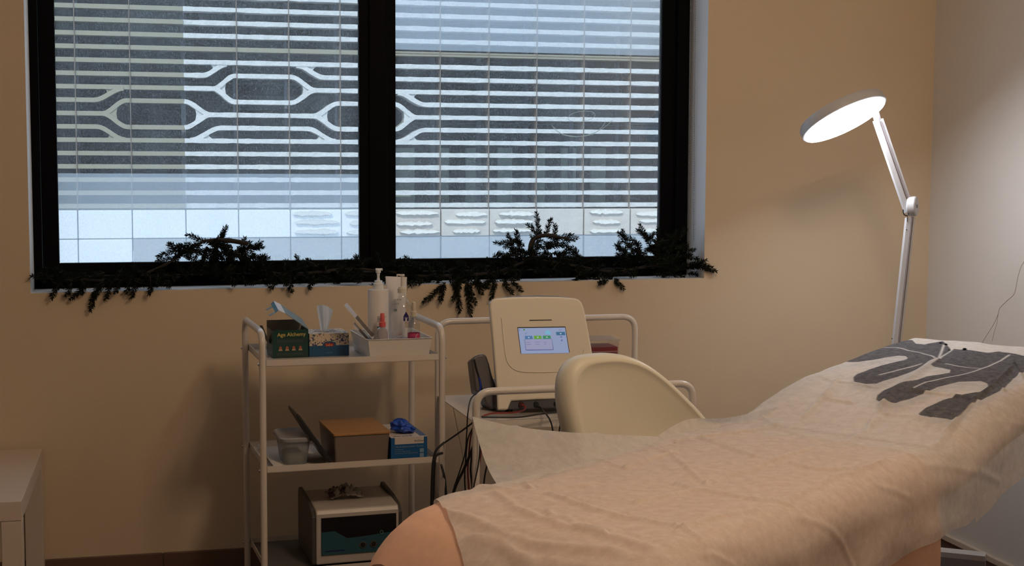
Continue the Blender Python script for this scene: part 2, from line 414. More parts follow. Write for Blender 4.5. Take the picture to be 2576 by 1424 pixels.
# row 7 left
pieces += [('L', st(L, z1p(550, 7), 7)+bend(z1p(560, 7), 7, z1p(770, 6), 6.1))]
pieces += [('L', st(L, z1p(615, 8), 8)+bend(z1p(620, 8), 8, z1p(790, 7), 7)+st(z1p(800, 7), X0, 7))]
pieces += [('L', bend(z1p(620, 8), 8, z1p(800, 9), 9)+st(z1p(810, 9), X0, 9))]
pieces += [('R', bend(X0, 7, z1p(1400, 8), 8)+st(z1p(1410, 8), z1p(2130, 8), 8)+bend(z1p(2132, 8), 8, z1p(2310, 7), 7)+st(z1p(2320, 7), z3p(300, 7), 7)+bend(z3p(310, 7), 7, z3p(460, 8), 8)+st(z3p(470, 8), Rr, 8))]
pieces += [('R', bend(X0, 9, z1p(1400, 8), 8)), ('R', bend(z1p(2132, 8), 8, z1p(2310, 9), 9)+st(z1p(2320, 9), z3p(300, 9), 9)+bend(z3p(310, 9), 9, z3p(460, 8), 8))]
pieces += [('L', st(L, z1p(570, 9), 9)+bend(z1p(580, 9), 9, z1p(780, 10), 9.95))]
pieces += [('R', bend(z1p(1250, 10), 9.95, z1p(1470, 9), 9)+st(z1p(1480, 9), z1p(2080, 9), 9)+bend(z1p(2090, 9), 9, z1p(2290, 10), 9.95))]
pieces += [('R', bend(z3p(330, 10), 9.95, z3p(520, 9), 9)+st(z3p(530, 9), Rr, 9))]
for side, pts in pieces:
    if side == 'both':
        k = round((z0-pts[0][1])/dz)
        for (xa, xb, m) in ((L, X0, M_slat_b), (X0, Rr, M_slat_b if k == 3 else M_slat_w)):
            mb = MB(); ribbon(mb, rough([(xa, pts[0][1]), (xb, pts[0][1])]) if m is M_slat_w else [(xa, pts[0][1]), (xb, pts[0][1])], TH if m is M_slat_w else TH*.9, rg=m is M_slat_w); mb.build('louvre_slat', m, OB)
    else:
        mb = MB(); ribbon(mb, rough(pts) if side == 'R' else pts, TH if side == 'R' else TH*.9, rg=side == 'R'); mb.build('louvre_slat', M_slat_b if side == 'L' else M_slat_w, OB)
# webs that fill the forks
def web(pts, m):
    P = [V(x, YFa+.008, z) for x, z in pts]; MB().prism(P, (0, .13, 0)).build('louvre_web', m, OB)
def fork(xn, k, xe, dirn, up, dn, m, curve=.55):
    """node at xn,k opening towards xe up to rows k-1 / k+1, with a round inner edge"""
    A = bend(xn, k, xe, k-1) if up else [(xn, rowz(k))]
    B = bend(xn, k, xe, k+1) if dn else [(xn, rowz(k))]
    n = 8; inner = []
    za, zb = A[-1][1], B[-1][1]
    for i in range(n+1):
        t = PI*i/n; inner.append((xe-(xe-xn)*curve*math.sin(t), (za+zb)/2+(za-zb)/2*math.cos(t)))
    web([A[0]]+A[1:]+inner[1:-1]+list(reversed(B[1:])), m)
fork(z1p(1412, 6), 6, z1p(1570, 6), 1, 1, 1, M_slat_w, .45)
fork(z1p(2150, 6), 6, z1p(1970, 6), 1, 1, 1, M_slat_w, .5)
fork(z1p(620, 8), 8, z1p(800, 8), 1, 1, 1, M_slat_b, .45)
fork(z1p(1400, 8), 8, X0, 1, 1, 1, M_slat_w, .45)
fork(z1p(2132, 8), 8, z1p(2310, 8), 1, 1, 1, M_slat_w, .45)
fork(z3p(460, 8), 8, z3p(310, 8), 1, 1, 1, M_slat_w, .45)
def halfweb(xa, ka, xb, kb, xe, m):   # small web where a bend joins a straight row
    A = bend(xa, ka, xb, kb); arc_ = []
    for i in range(1, 8):
        t = i/8; arc_.append((xe+(A[1][0]-xe)*t+(xb-xe)*.32*math.sin(PI*t), rowz(kb)+(A[1][1]-rowz(kb))*t))
    web([(xb, rowz(kb)), (xe, rowz(kb))]+arc_+A[1:-1], m)
halfweb(z1p(560, 7), 7, z1p(770, 6), 6, z1p(620, 6), M_slat_b)
halfweb(z1p(580, 9), 9, z1p(780, 10), 10, z1p(640, 10), M_slat_b)
halfweb(z1p(1340, 5), 5, z1p(1510, 4), 4, z1p(1380, 4), M_slat_w)
halfweb(z1p(2210, 5), 5, z1p(2010, 4), 4, z1p(2180, 4), M_slat_w)
halfweb(z1p(1470, 9), 9, z1p(1250, 10), 10, z1p(1440, 10), M_slat_w)
halfweb(z1p(2090, 9), 9, z1p(2290, 10), 10, z1p(2130, 10), M_slat_w)
halfweb(z3p(520, 9), 9, z3p(340, 10), 10, z3p(490, 10), M_slat_w)
halfweb(z3p(520, 7), 7, z3p(330, 6), 6, z3p(490, 6), M_slat_w)
# seams and uprights
for c in range(-6, 13):
    if c == 0: continue
    MB().box(cx(c)-.003, cx(c)+.003, YFa-.016, YFa+.165, rowz(15.4), rowz(-16)).build('seam_rod', M_seam, OB)
for c in (0,-6, 1, 2, 3, 4.96, 5.92, 6.92, 7.9, 8.9, 9.8, -2):
    MB().box(cx(c)-.02, cx(c)+.016, YFa+.22, YFa+.26, rowz(15.4), rowz(-16)).build('upright', M_seamg, OB)
# dark rear wall with shutters and ledges
zb = fpt(900, 527).z
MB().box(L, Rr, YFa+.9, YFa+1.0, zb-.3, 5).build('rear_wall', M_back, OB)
M_shut = mat('grey green shutter', (.36, .42, .36), .6, var=.1)
for (xa, xb) in ((990, 1042), (1096, 1128), (1170, 1207), (1250, 1286), (1350, 1368), (1410, 1446), (1484, 1520)):
    a_, b_ = onY(xa, 372, YFa+.88), onY(xb, 560, YFa+.88)
    MB().box(a_.x, b_.x, YFa+.85, YFa+.9, b_.z, a_.z).build('shutter', M_shut, OB, bevel=.005)
M_pan = mat('dim glazed panel', (.055, .078, .074), .3, var=.2, scale=2)
for (xa, xb, ya_, yb_) in ((1060, 1670, 240, 300), (1000, 1660, 308, 318), (470, 910, 236, 242), (240, 900, 208, 214), (600, 820, 240, 280), (500, 620, 10, 90), (140, 450, 10, 95), (1120, 1340, -60, 66), (1570, 1670, 250, 340), (330, 540, 330, 395)):
    a_, b_ = onY(xa, ya_, YFa+.88), onY(xb, yb_, YFa+.88)
    MB().box(a_.x, b_.x, YFa+.83, YFa+.9, b_.z, a_.z).build('glazed_panel', M_pan, OB)
# diagonal brace
mb = MB()
for s in ((470, 345, 580, 250), (690, 345, 800, 250), (820, 350, 870, 300)):
    mb.tube([onY(s[0], s[1], YFa+.7), onY(s[2], s[3], YFa+.7)], .02, 6)
    mb.build('brace', M_pan, OB); mb = MB()
# stone base: two courses of blocks
zt = fpt(464, 528).z; zm = fpt(464, 599).z; zbm = zm-(zt-zm)*1.15
blk = random.Random(3)
for c in range(-7, 14):
    xa, xb = cx(c)+.004, cx(c+1)-.004
    left = c < 4
    for row, (za, zb_) in enumerate(((zt, zm+.004), (zm-.004, zbm))):
        ins = blk.uniform(0, .02)
        if row == 0: m = M_block2 if c < 4 else M_block
        else: m = M_block2 if c < -1 else M_conc
        MB().box(xa, xb, YFa-.06+ins, YFa+.3, zb_, za).build('stone_block', m, OB, bevel=.006)
    # split-face lumps on some blocks
    if c in (2, 3, 4, 5, 6, 8, 9, 11):
        mb = MB()
        for j in range(3):
            zc = zt-(j+.5)*(zt-zm)/3+blk.uniform(-.01, .01); xs = xa+blk.uniform(.01, .08 if c != 5 else .15); xe = xb-blk.uniform(.01, .1)
            n = 14; rings = []
            for i in range(n+1):
                t = i/n; w = (.018+.010*blk.random())*math.sin(PI*min(1, max(0, t)))**.35*blk.uniform(.75, 1.1)+.002
                x = xs+(xe-xs)*t; rings.append([V(x, YFa-.05, zc-w), V(x, YFa-.085, zc-w*.55+blk.uniform(-.004, .004)), V(x, YFa-.08, zc+w*.5+blk.uniform(-.004, .004)), V(x, YFa-.05, zc+w)])
            mb.loft(rings, smooth=False)
        mb.build('split_stone', M_lump, OB)
MB().box(L, Rr, YFa-.02, YFa+.3, -4, zbm).build('lower_wall', M_conc, OB)
MB().box(L, Rr, YFa+.3, YFa+1.0, zb-.35, zb-.3).build('ledge', M_conc, OB)
tag(MB().box(-30, 40, YO+.05, YFa-.1, -4.2, -4).build('street', mat('street asphalt', (.3, .3, .3), .9, var=.1)), kind='structure')

# ------------------------------------------------------------------ evergreen garland
M_needle = mat('dark fir needle', (.006, .010, .004), .75, var=.3, scale=8)
M_twig = mat('brown twig bark', (.02, .014, .01), .8, var=.2)
M_needle.node_tree.nodes['Principled BSDF'].inputs['Specular IOR Level'].default_value = .12
G = thing('fir_garland', 'long dark green artificial fir garland lying along the window sill', 'garland', onY(900, 700, YW+.05))
def gY(py, hang): return (YW-.028) if hang else (YW+.035)
stem = [(92, 694, 0), (180, 700, 0), (260, 706, 0), (330, 699, 0), (380, 682, 0), (432, 657, 0), (480, 625, 0), (530, 604, 0), (580, 632, 0), (640, 672, 0), (720, 692, 0), (800, 684, 0), (880, 676, 0), (960, 682, 0), (1060, 694, 0), (1150, 692, 0), (1250, 684, 0), (1340, 655, 0), (1440, 668, 0), (1550, 684, 0), (1640, 668, 0), (1700, 678, 0), (1756, 668, 0)]
SP = spline([onY(x, y, YW+.05) for x, y, _ in stem], 6)
MB().tube(SP, .0045, 6).build('stem', M_twig, G)
def sprig(p, q, needle=.0165, sag=.01, dens=1900, mb=None):
    """one twig from p to q clad in needles"""
    p, q = Vector(p), Vector(q); ln = (q-p).length; side = Vector((random.uniform(-1, 1), random.uniform(-.4, .4), random.uniform(-1, 1)))*.12*ln
    mid = (p+q)/2+side; pts = [p*(1-t)**2+mid*2*t*(1-t)+q*t*t for t in [i/6 for i in range(7)]]
    one = mb is None; mb = mb or MB(); mb.cur = 0; mb.tube(pts, [.0022*(1-.6*i/6) for i in range(7)], 5)
    mb.cur = 1; n = int(ln*dens)+16
    vs = []; fs = []
    for i in range(n):
        t = (i+random.random())/n; c = p*(1-t)**2+mid*2*t*(1-t)+q*t*t
        d = (2*(1-t)*(mid-p)+2*t*(q-mid)).normalized()
        a_ = random.uniform(0, 2*PI); u = d.cross(V(0, 1, 0)); u = u.normalized() if u.length > .01 else V(1, 0, 0); w = d.cross(u)
        o = u*math.cos(a_)+w*math.sin(a_); k = random.uniform(.55, 1.0) if t < .93 else random.uniform(1.2, 2)
        dd = (d*k+o*1.0).normalized(); l_ = needle*random.uniform(.75, 1.15)*(1 if t < .85 else .8)
        s_ = dd.cross(d); s_ = s_.normalized()*.0012 if s_.length > .01 else u*.0012; r_ = dd.cross(s_).normalized()*.0010
        e = c+dd*l_; m_ = c+dd*l_*.55; b0 = len(vs)
        vs += [c, m_+s_, m_-s_*.5+r_, m_-s_*.5-r_, e]
        fs += [(b0, b0+1, b0+2), (b0, b0+2, b0+3), (b0, b0+3, b0+1), (b0+4, b0+2, b0+1), (b0+4, b0+3, b0+2), (b0+4, b0+1, b0+3)]
    mb.add(vs, fs); return mb.build('sprig', [M_twig, M_needle], G, recalc=False) if one else None
tw = [ # rx,ry,tx,ty,hang
 (130,694,80,696,0),(150,692,106,678,0),(190,694,142,680,0),(230,697,175,690,0),(250,694,200,682,0),(150,712,130,750,1),(180,712,168,742,1),(215,712,206,738,1),(212,712,178,752,1),
 (252,712,228,780,1),(262,716,236,752,1),(282,706,266,752,1),(305,704,290,736,1),(350,700,330,748,1),(330,702,318,735,1),(378,694,376,738,1),(398,690,392,718,1),
 (330,690,300,684,0),(360,686,320,690,0),(420,668,392,700,0),(440,650,470,700,0),
 (455,648,396,656,0),(500,630,398,645,0),(510,618,445,622,0),(540,612,472,591,0),(545,606,569,571,0),(540,620,560,590,0),(600,630,660,623,0),(625,625,655,618,0),(608,650,615,600,0),(650,680,667,643,0),(660,690,684,662,0),
 (500,630,480,680,0),(520,620,505,690,0),(540,620,545,690,0),(560,620,590,685,0),(575,640,620,690,0),(520,640,470,690,0),(600,660,560,705,0),(590,700,588,716,1),(600,650,650,680,0),(530,650,600,700,0),
 (700,694,680,724,1),(730,700,732,734,1),(690,690,720,716,1),(790,694,780,725,1),(760,690,790,712,1),(720,684,760,672,0),(780,686,830,664,0),(830,684,880,656,0),(850,690,900,704,0),(880,680,930,652,0),(905,690,950,700,0),(940,684,990,664,0),(960,690,1010,704,0),(1000,686,1050,676,0),(1040,692,1090,712,0),(1030,690,1075,668,0),(800,690,850,712,0),(900,668,893,650,0),(1020,700,1060,716,0),(960,668,1000,690,0),
 (1121,711,1066,760,1),(1118,716,1108,758,1),(1143,716,1156,784,1),(1160,712,1140,755,1),(1172,712,1184,793,1),(1180,716,1196,765,1),(1196,700,1212,738,1),(1245,708,1234,752,1),(1265,706,1290,738,1),(1285,702,1312,732,1),(1100,700,1150,690,0),(1150,700,1205,668,0),(1130,700,1165,664,0),
 (1270,690,1228,652,0),(1290,680,1275,640,0),(1300,650,1278,592,0),(1310,640,1298,580,0),(1358,600,1349,536,0),(1356,598,1328,566,0),(1372,594,1386,553,0),(1392,600,1396,566,0),(1390,605,1440,592,0),(1380,620,1425,612,0),(1390,636,1434,644,0),(1400,650,1432,625,0),(1330,660,1300,700,0),(1350,650,1400,690,0),(1400,670,1460,700,0),(1450,668,1510,650,0),(1470,680,1530,700,0),(1300,690,1240,715,0),(1340,640,1285,625,0),
 (1600,650,1556,586,0),(1600,660,1548,618,0),(1640,630,1610,566,0),(1650,640,1656,575,0),(1680,650,1702,582,0),(1700,660,1738,640,0),(1600,680,1545,690,0),(1545,700,1568,726,1),(1530,704,1508,712,1),(1740,668,1800,682,0),(1700,674,1762,668,0),(1735,664,1790,672,0),(1730,670,1775,655,0),(1660,676,1720,696,0),(1620,660,1600,610,0)]
for i, (a0, a1, b0, b1, h) in enumerate(tw[:0]): pass
rest = MB(); gr = random.Random(11)
for n_, (rx, ry, tx, ty, h) in enumerate(tw):
    if h: A, B = onY(rx, ry, YW-.004), onY(tx, ty, YW-.02-random.random()*.012)
    else:
        y_ = YW+.03+random.random()*.05
        A, B = onY(rx, ry, y_), onY(tx, ty, min(YW+.10, y_+random.uniform(-.03, .03)))
        if tx > 1770 or tx < 90: A, B = onY(rx, ry, YW+.004), onY(tx, ty, YW-.02)
    if n_ < 100: sprig(A, B)
    else: sprig(A, B, mb=rest)
# dense small twiglets that fill the bundle, too many to count
zones = [(100, 260, 688, 716, 16), (260, 440, 676, 712, 22), (440, 640, 618, 700, 46), (520, 620, 600, 640, 6), (640, 900, 664, 708, 40), (880, 1120, 660, 712, 44), (1100, 1260, 672, 712, 26), (1230, 1460, 630, 700, 46), (1280, 1420, 600, 650, 24), (1550, 1700, 592, 650, 22), (460, 640, 612, 650, 14), (1440, 1560, 664, 700, 20), (1550, 1760, 626, 694, 44), (1690, 1750, 590, 640, 6)]
for xa, xb, ya_, yb_, n_ in zones:
    for i in range(n_):
        px, py = gr.uniform(xa, xb), gr.uniform(ya_, yb_); an = gr.uniform(0, 2*PI); l_ = gr.uniform(28, 46); dx, dy = l_*math.cos(an), l_*.55*math.sin(an)
        yq = YW+gr.uniform(.0, .09) if py < 700 else YW+gr.uniform(-.012, .03)
        bz_ = min(py+dy, 722)
        sprig(onY(px, py, yq), onY(px+dx, bz_, min(YW+.10, yq+gr.uniform(-.02, .02))), dens=1500, mb=rest)
tag(rest.build('sprig', [M_twig, M_needle], G, recalc=False), kind='stuff')
MB().tube(spline([onY(x, y, YW+.02) for x, y in ((520, 606), (548, 603), (590, 607), (624, 613))], 4), [.005]*6+[.0075]*7, 8).build('woody_stub', M_twig, G)
hk = spline([onY(x, y, YW+.02) for x, y in ((1338, 650), (1335, 622), (1345, 600), (1372, 592), (1405, 596), (1432, 602))], 4)
MB().tube(hk, [.009]*8+[.007]*8+[.004]*(len(hk)-16), 8).build('woody_stub', M_twig, G)
# ------------------------------------------------------------------ low side table
th = onY(104, 1130, YW-.03).z
p = onZ(104, 1130, th); q = onZ(56, 1261, th)
tx1 = (p.x+q.x)/2; ty1, ty0 = YW-.02, q.y
tt = .052
ST = thing('side_table', 'low white square side table with thick top at the left edge against the wall', 'table', (tx1-.4, (ty0+ty1)/2, 0))
MB().box(tx1-.78, tx1, ty0, ty1, th-tt, th).build('tabletop', M_tablew, ST, bevel=.0015)
for x in (tx1-.78, tx1-.052):
    for y in (ty0, ty1-.052):
        MB().box(x, x+.052, y, y+.052, 0, th-tt-.001).build('leg', M_tablew, ST, bevel=.0015)

# ------------------------------------------------------------------ trolleys
def trolley_frame(px, py, Y, rot):
    p = onY(px, py, Y); return Matrix.Translation((p.x, p.y, 0)) @ Matrix.Rotation(rot, 4, 'Z')
T1 = trolley_frame(660, 900, 4.02, math.radians(4))
w1 = onL(T1, 1112, 900, 1, 0).x; d1 = .37
ht = onL(T1, 655, 838, 1, 0).z
zs = [onL(T1, 672, 906, 1, 0).z, onL(T1, 680, 1173, 1, 0).z, onL(T1, 933, 1414, 1, 0).z]
TR = thing('trolley', 'white three tier metal trolley loaded with boxes and bottles under the window', 'trolley', M=T1)
rt = .0095
for x, s in ((0, -1), (w1, 1)):
    pts = arc([(x, 0, .05), (x, 0, ht), (x, d1, ht), (x, d1, .05)], .045, 8)
    MB().tube(pts, rt, 14).build('side_frame', M_white, TR, world=False)
rim = .019
for zt in zs:
    mb = MB(); x0, x1, y0, y1 = rt, w1-rt, -.002, d1+.002
    zf = zt-rim
    mb.box(x0, x1, y0, y1, zf, zf+.002)
    for (a0, a1, b0, b1) in ((x0, x1, y0, y0+.0015), (x0, x1, y1-.0015, y1), (x0, x0+.0015, y0, y1), (x1-.0015, x1, y0, y1)):
        mb.box(a0, a1, b0, b1, zf, zt)
    o = mb.build('shelf', M_white, TR, world=False)
    for x in (-rt-.001, w1+rt+.001):
        for y in (0, d1): 
            s = 1 if x > 0 else -1
            MB().tube([(x, y, zt-.012), (x+s*.0025, y, zt-.012)], [.0045, .003], 8).build('screw', M_chrome, TR, world=False)
def casters(root, w, d):
    for x in (0, w):
        for y in (0, d):
            o = MB().tube([(x, y, .056), (x, y, .042)], .011, 10).build('caster', M_chrome, root, world=False)
            MB().tube([(x-.009, y+.008, .022), (x+.009, y+.008, .022)], .022, 18).build('wheel', M_dgrey, o, world=False)
casters(TR, w1, d1)
fl = [z-rim+.002 for z in zs]       # floor height of every tray
def T1x(px, py, y): return onL(T1, px, py, 1, y)
def sub(root, p, rz=0): return root @ Matrix.Translation(Vector(p)) @ Matrix.Rotation(rz, 4, 'Z')

# dark liner on the bottom shelf
tag(MB().box(.018, w1-.018, .01, d1-.012, fl[2]+.001, fl[2]+.004).build('liner', mat('dark grey liner', (.09, .085, .08), .7, var=.1), TR, world=False))

# --- green box with open lid
g0 = onL(T1, 686, 901, 2, fl[0]+.001); y = max(g0.y, .004)
a0, a1 = T1x(686, 901, y), T1x(776, 895, y); gh = T1x(686, 832, y).z-fl[0]; gw = a1.x-a0.x; gd = .115
GM = sub(T1, (a0.x, y, fl[0]+.0005))
M_green = mat('dark green carton', (.006, .045, .036), .35, var=.05); M_cin = mat('grey carton inside', (.30, .26, .22), .7, var=.12)
M_gold = mat('gold lettering', (.55, .42, .12), .4); M_gpan = mat('green panel print', (.012, .035, .03), .5)
GB = thing('carton', 'dark green carton with gold lettering and its lid standing open on the trolley top', 'box', M=GM)
mb = MB(); t = .0008
mb.prism([(0, 0, 0), (gw, 0, 0), (gw, 0, gh-.004), (gw-.006, 0, gh+.001), (gw*.6, 0, gh-.001), (gw*.25, 0, gh), (.008, 0, gh+.003), (0, 0, gh-.006)], (0, t, 0))
mb.box(0, t, 0, gd, 0, gh-.002).box(gw-t, gw, 0, gd, 0, gh).box(0, gw, gd-t, gd, 0, gh+.018).box(0, gw, 0, gd, 0, t)
mb.build('body', M_green, GB, world=False)
mb = MB(); mb.box(t, gw-t, gd-2*t, gd-t, t, gh+.017).box(t, 2*t, 2*t, gd-2*t, t, gh-.004).box(t, gw-t, t+.02, t+.021, t, gh-.012); mb.build('lining', M_cin, GB, world=False)
MB().prism([(-.002, .03, gh*.45), (-.002, gd-.01, gh*.45), (-.022, gd-.01, gh+.004), (-.022, .045, gh+.01)], (-.0008, 0, .0004)).build('side_flap', mat('grey green carton flap', (.05, .06, .05), .6), GB, world=False)
M_lid = mat('grey teal carton lid', (.17, .22, .22), .5, var=.3, scale=60)
lid = MB(); L0 = Vector((gw, 0, gh)); L1 = Vector((gw, gd, gh+.018)); A_ = Vector((-.064, 0, .046)); 
c1, c2 = L0+A_+V(0, .02, .0), L1+A_
lid.prism([L0, L1, c2, c1], (.0006, 0, .0012))
lo = lid.build('lid', [M_lid], GB, world=False)
ex = Vector((-.020, 0, .010))
MB().prism([c1, c2, c2+ex, c1+ex], (.0006, 0, .0012)).build('lid_edge', mat('white carton', (.6, .6, .62), .5), GB, world=False)
e1, e2 = c1+ex, c2+ex; ex2 = Vector((-.008, 0, -.008))
MB().prism([e1, e2, e2+ex2, e1+ex2], (.0008, 0, .001)).build('lid_tip', mat('teal carton', (.01, .12, .17), .4), GB, world=False)
for k in (0, 1):
    f = e1.lerp(e2, .62 if k == 0 else .02)+ex2; MB().prism([f, f+V(0, .028, 0), f+V(-.017, .028, -.009), f+V(-.017, 0, -.009)], (0, 0, .0008)).build('lock_tab', M_lid, GB, world=False)
text('Age Alchemy', 'lettering', M_gold, GB, GM @ face_frame((gw*.13, -.0006, gh*.77), (1, 0, .01), (0, 0, 1)), .0155, bold=.0002)
for z0_, z1_ in ((.5, .69), (.03, .21)):
    MB().box(gw*.08, gw*.94, -.0004, 0, gh*z0_, gh*z1_).build('text_panel', M_gpan, GB, world=False)
M_face = mat('small portrait print', (.35, .09, .05), .5); M_facel = mat('small shoulder print', (.42, .28, .16), .5)
for k in range(4):
    cxk = gw*(.22+.185*k); MB().lathe([(.0001, -.0003), (.0038, -.0003), (.0038, 0), (.0001, 0)], n=14)
    mb = MB(); c = V(cxk, -.0004, gh*.36); mb.cur = 0
    mb.prism([c+V(.0042*math.cos(a_*PI/7), 0, .0046*math.sin(a_*PI/7)) for a_ in range(14)], (0, .0003, 0)); mb.cur = 1
    mb.prism([c+V(-.0062, 0, -.0085), c+V(.0062, 0, -.0085), c+V(.004, 0, -.0035), c+V(-.004, 0, -.0035)], (0, .0003, 0))
    mb.build('portrait', [M_face, M_facel], GB, world=False)
for z in (.62, .57, .15, .1):
    MB().box(gw*.12, gw*.85, -.0006, -.0004, gh*z, gh*z+.0009).build('text_line', mat('faint text', (.05, .1, .08), .5), GB, world=False)

# --- tissue box
def floral():
    m = bpy.data.materials.new('floral print card'); m.use_nodes = True; nt = m.node_tree; b = nt.nodes['Principled BSDF']; b.inputs['Roughness'].default_value = .45
    tc = nt.nodes.new('ShaderNodeTexCoord')
    def layer(scale, lo, hi, off):
        mp = nt.nodes.new('ShaderNodeMapping'); mp.inputs['Location'].default_value = (off, off, off); nt.links.new(tc.outputs['Object'], mp.inputs[0])
        n = nt.nodes.new('ShaderNodeTexNoise'); n.inputs['Scale'].default_value = scale; n.inputs['Detail'].default_value = 3; n.inputs['Distortion'].default_value = 1.6
        nt.links.new(mp.outputs[0], n.inputs[0]); r = nt.nodes.new('ShaderNodeMapRange'); r.inputs['From Min'].default_value = lo; r.inputs['From Max'].default_value = hi
        nt.links.new(n.outputs[0], r.inputs[0]); return r.outputs[0]
    cols = [((.62, .52, .38), None), ((.02, .03, .14), layer(75, .55, .58, 0)), ((.02, .07, .06), layer(90, .60, .62, 3)), ((.35, .04, .04), layer(110, .66, .68, 7))]
    prev = None
    for c, f in cols:
        if prev is None: prev = c; continue
        x = nt.nodes.new('ShaderNodeMix'); x.data_type = 'RGBA'; nt.links.new(f, x.inputs[0])
        if isinstance(prev, tuple): x.inputs[6].default_value = (*prev, 1)
        else: nt.links.new(prev, x.inputs[6])
        x.inputs[7].default_value = (*c, 1); prev = x.outputs[2]
    nt.links.new(prev, b.inputs['Base Color']); return m
M_flor = floral(); M_blue = mat('deep blue card', (.012, .075, .17), .4); M_bluel = mat('blue label', (.01, .05, .13), .4)
y = y+.0; a0, a1 = T1x(777, 893, y), T1x(879, 893, y); tw_ = a1.x-a0.x; thh = T1x(830, 839, y).z-fl[0]; td = .115
TM = sub(T1, (a0.x+.002, y+.002, fl[0]+.0005)); tw_ -= .003
TB = thing('tissue_box', 'floral tissue box with blue lower band and a tissue pulled up, beside the green carton', 'tissue box', M=TM)
MB().box(0, tw_, 0, td, 0, thh).build('box_body', M_flor, TB, world=False, bevel=.001)
MB().box(-.0004, tw_+.0004, -.0004, td, 0, thh*.47).build('blue_band', M_blue, TB, world=False)
mb = MB(); c = V(tw_*.5, -.0008, thh*.47)
mb.prism([c+V(.02*math.cos(a_*PI/12), 0, .0125*math.sin(a_*PI/12)) for a_ in range(13)], (0, .0006, 0)); mb.build('label_arch', M_blue, TB, world=False)
def rrect(cx_, cz, w, h, r, y_, n=5):
    out = []
    for sx, sz, a0_ in ((1, 1, 0), (-1, 1, 90), (-1, -1, 180), (1, -1, 270)):
        for i in range(n+1):
            a_ = math.radians(a0_+90*i/n); out.append(V(cx_+sx*(w/2-r)+r*math.cos(a_), y_, cz+sz*(h/2-r)+r*math.sin(a_)))
    return out
MB().prism(rrect(tw_*.5, thh*.5, .027, .010, .0048, -.0012), (0, .0006, 0)).build('red_badge', mat('red label', (.32, .006, .01), .4), TB, world=False)
text('LuLu', 'lettering', mat('gold text', (.75, .55, .3), .4), TB, TM @ face_frame((tw_*.5, -.0014, thh*.5-.003), (1, 0, 0), (0, 0, 1)), .0098, 'CENTER')
text('classic', 'lettering', mat('pale blue text', (.1, .2, .3), .4), TB, TM @ face_frame((tw_*.5, -.0006, thh*.12), (1, 0, 0), (0, 0, 1)), .008, 'CENTER')
mb = MB()   # opening rim
for s in (-1, 1):
    P = [V(tw_*.5+s*(.012+.022*i/8), td*.5+(.006+.012*math.sin(PI*i/8))*(1 if s < 0 else .8), thh+.0006+.003*math.sin(PI*i/8)) for i in range(9)]
    Q = [V(v.x, td*.5-(v.y-td*.5), thh+.0006) for v in P]
    mb.grid([P, Q], False)
mb.build('opening', mat('box opening', (.35, .25, .24), .7), TB, world=False)
M_tis = sheer('soft tissue', (.80, .84, .88), .06, .4)
mb = MB(); P = []
for i in range(15):
    t = i/14; row = []; wd = .008+.0165*t**.8; zc = thh-.004+t*.079
    for j in range(17):
        s = j/16; fold = .006*math.sin(s*PI*3+1.2*t)*(.4+t); x = tw_*.46+(s-.5)*2*wd+.003*t; z = zc-.010*max(0, s-.25)*t*1.6+(.006*math.sin(s*PI) if t > .9 else 0)
        row.append(V(x, td*.5+fold+.012*(s-.5)*t, z))
    P.append(row)
mb.grid(P); mb.build('tissue', M_tis, TB, world=False, solid=.0005, subsurf=1)

# --- white tray and toiletries
r0_, r1_ = onL(T1, 924, 856, 1, .02), onL(T1, 1090, 852, 1, .02)
trh = .034; tx0, txw = r0_.x, r1_.x-r0_.x
trh = r0_.z-fl[0]
yb_ = onL(T1, 1059, 823, 2, fl[0]+trh).y; tdp = max(.12, min(.26, yb_-.02))
BM = sub(T1, (tx0, .02, fl[0]+.0008))
TY = thing('tray', 'white tapered plastic tray holding bottles on the right of the trolley top', 'tray', M=BM)
i_ = .012; mb = MB()
def rect(x0, x1, y0, y1, z): return [V(x0, y0, z), V(x1, y0, z), V(x1, y1, z), V(x0, y1, z)]
rings = [rect(i_, txw-i_, i_, tdp-i_, 0), rect(.003, txw-.003, .003, tdp-.003, trh-.001), rect(0, txw, 0, tdp, trh-.001), rect(0, txw, 0, tdp, trh), rect(.0045, txw-.0045, .0045, tdp-.0045, trh), rect(i_+.0015, txw-i_-.0015, i_+.0015, tdp-i_-.0015, .0015)]
mb.loft(rings, smooth=False); mb.build('tray_body', mat('white tray plastic', (.72, .68, .63), .35, coat=.2), TY, world=False, bevel=.0008)
tz = fl[0]+.0028
def bottle_frame(pxc, pyc, y): p = T1x(pxc, pyc, y); return sub(T1, (p.x, y, tz)), p
def pxw(w, y):      # pixels -> metres at local depth y
    return (T1x(1000+w, 800, y)-T1x(1000, 800, y)).x
def zat(py, px, y): return T1x(px, py, y).z-tz
M_wplast = mat('white bottle plastic', (.72, .69, .68), .35, coat=.2); M_pump = mat('milky pump plastic', (.70, .74, .76), .35)
M_txt = mat('dark small print', (.08, .08, .10), .5); M_teal = mat('teal print', (.02, .16, .14), .5)
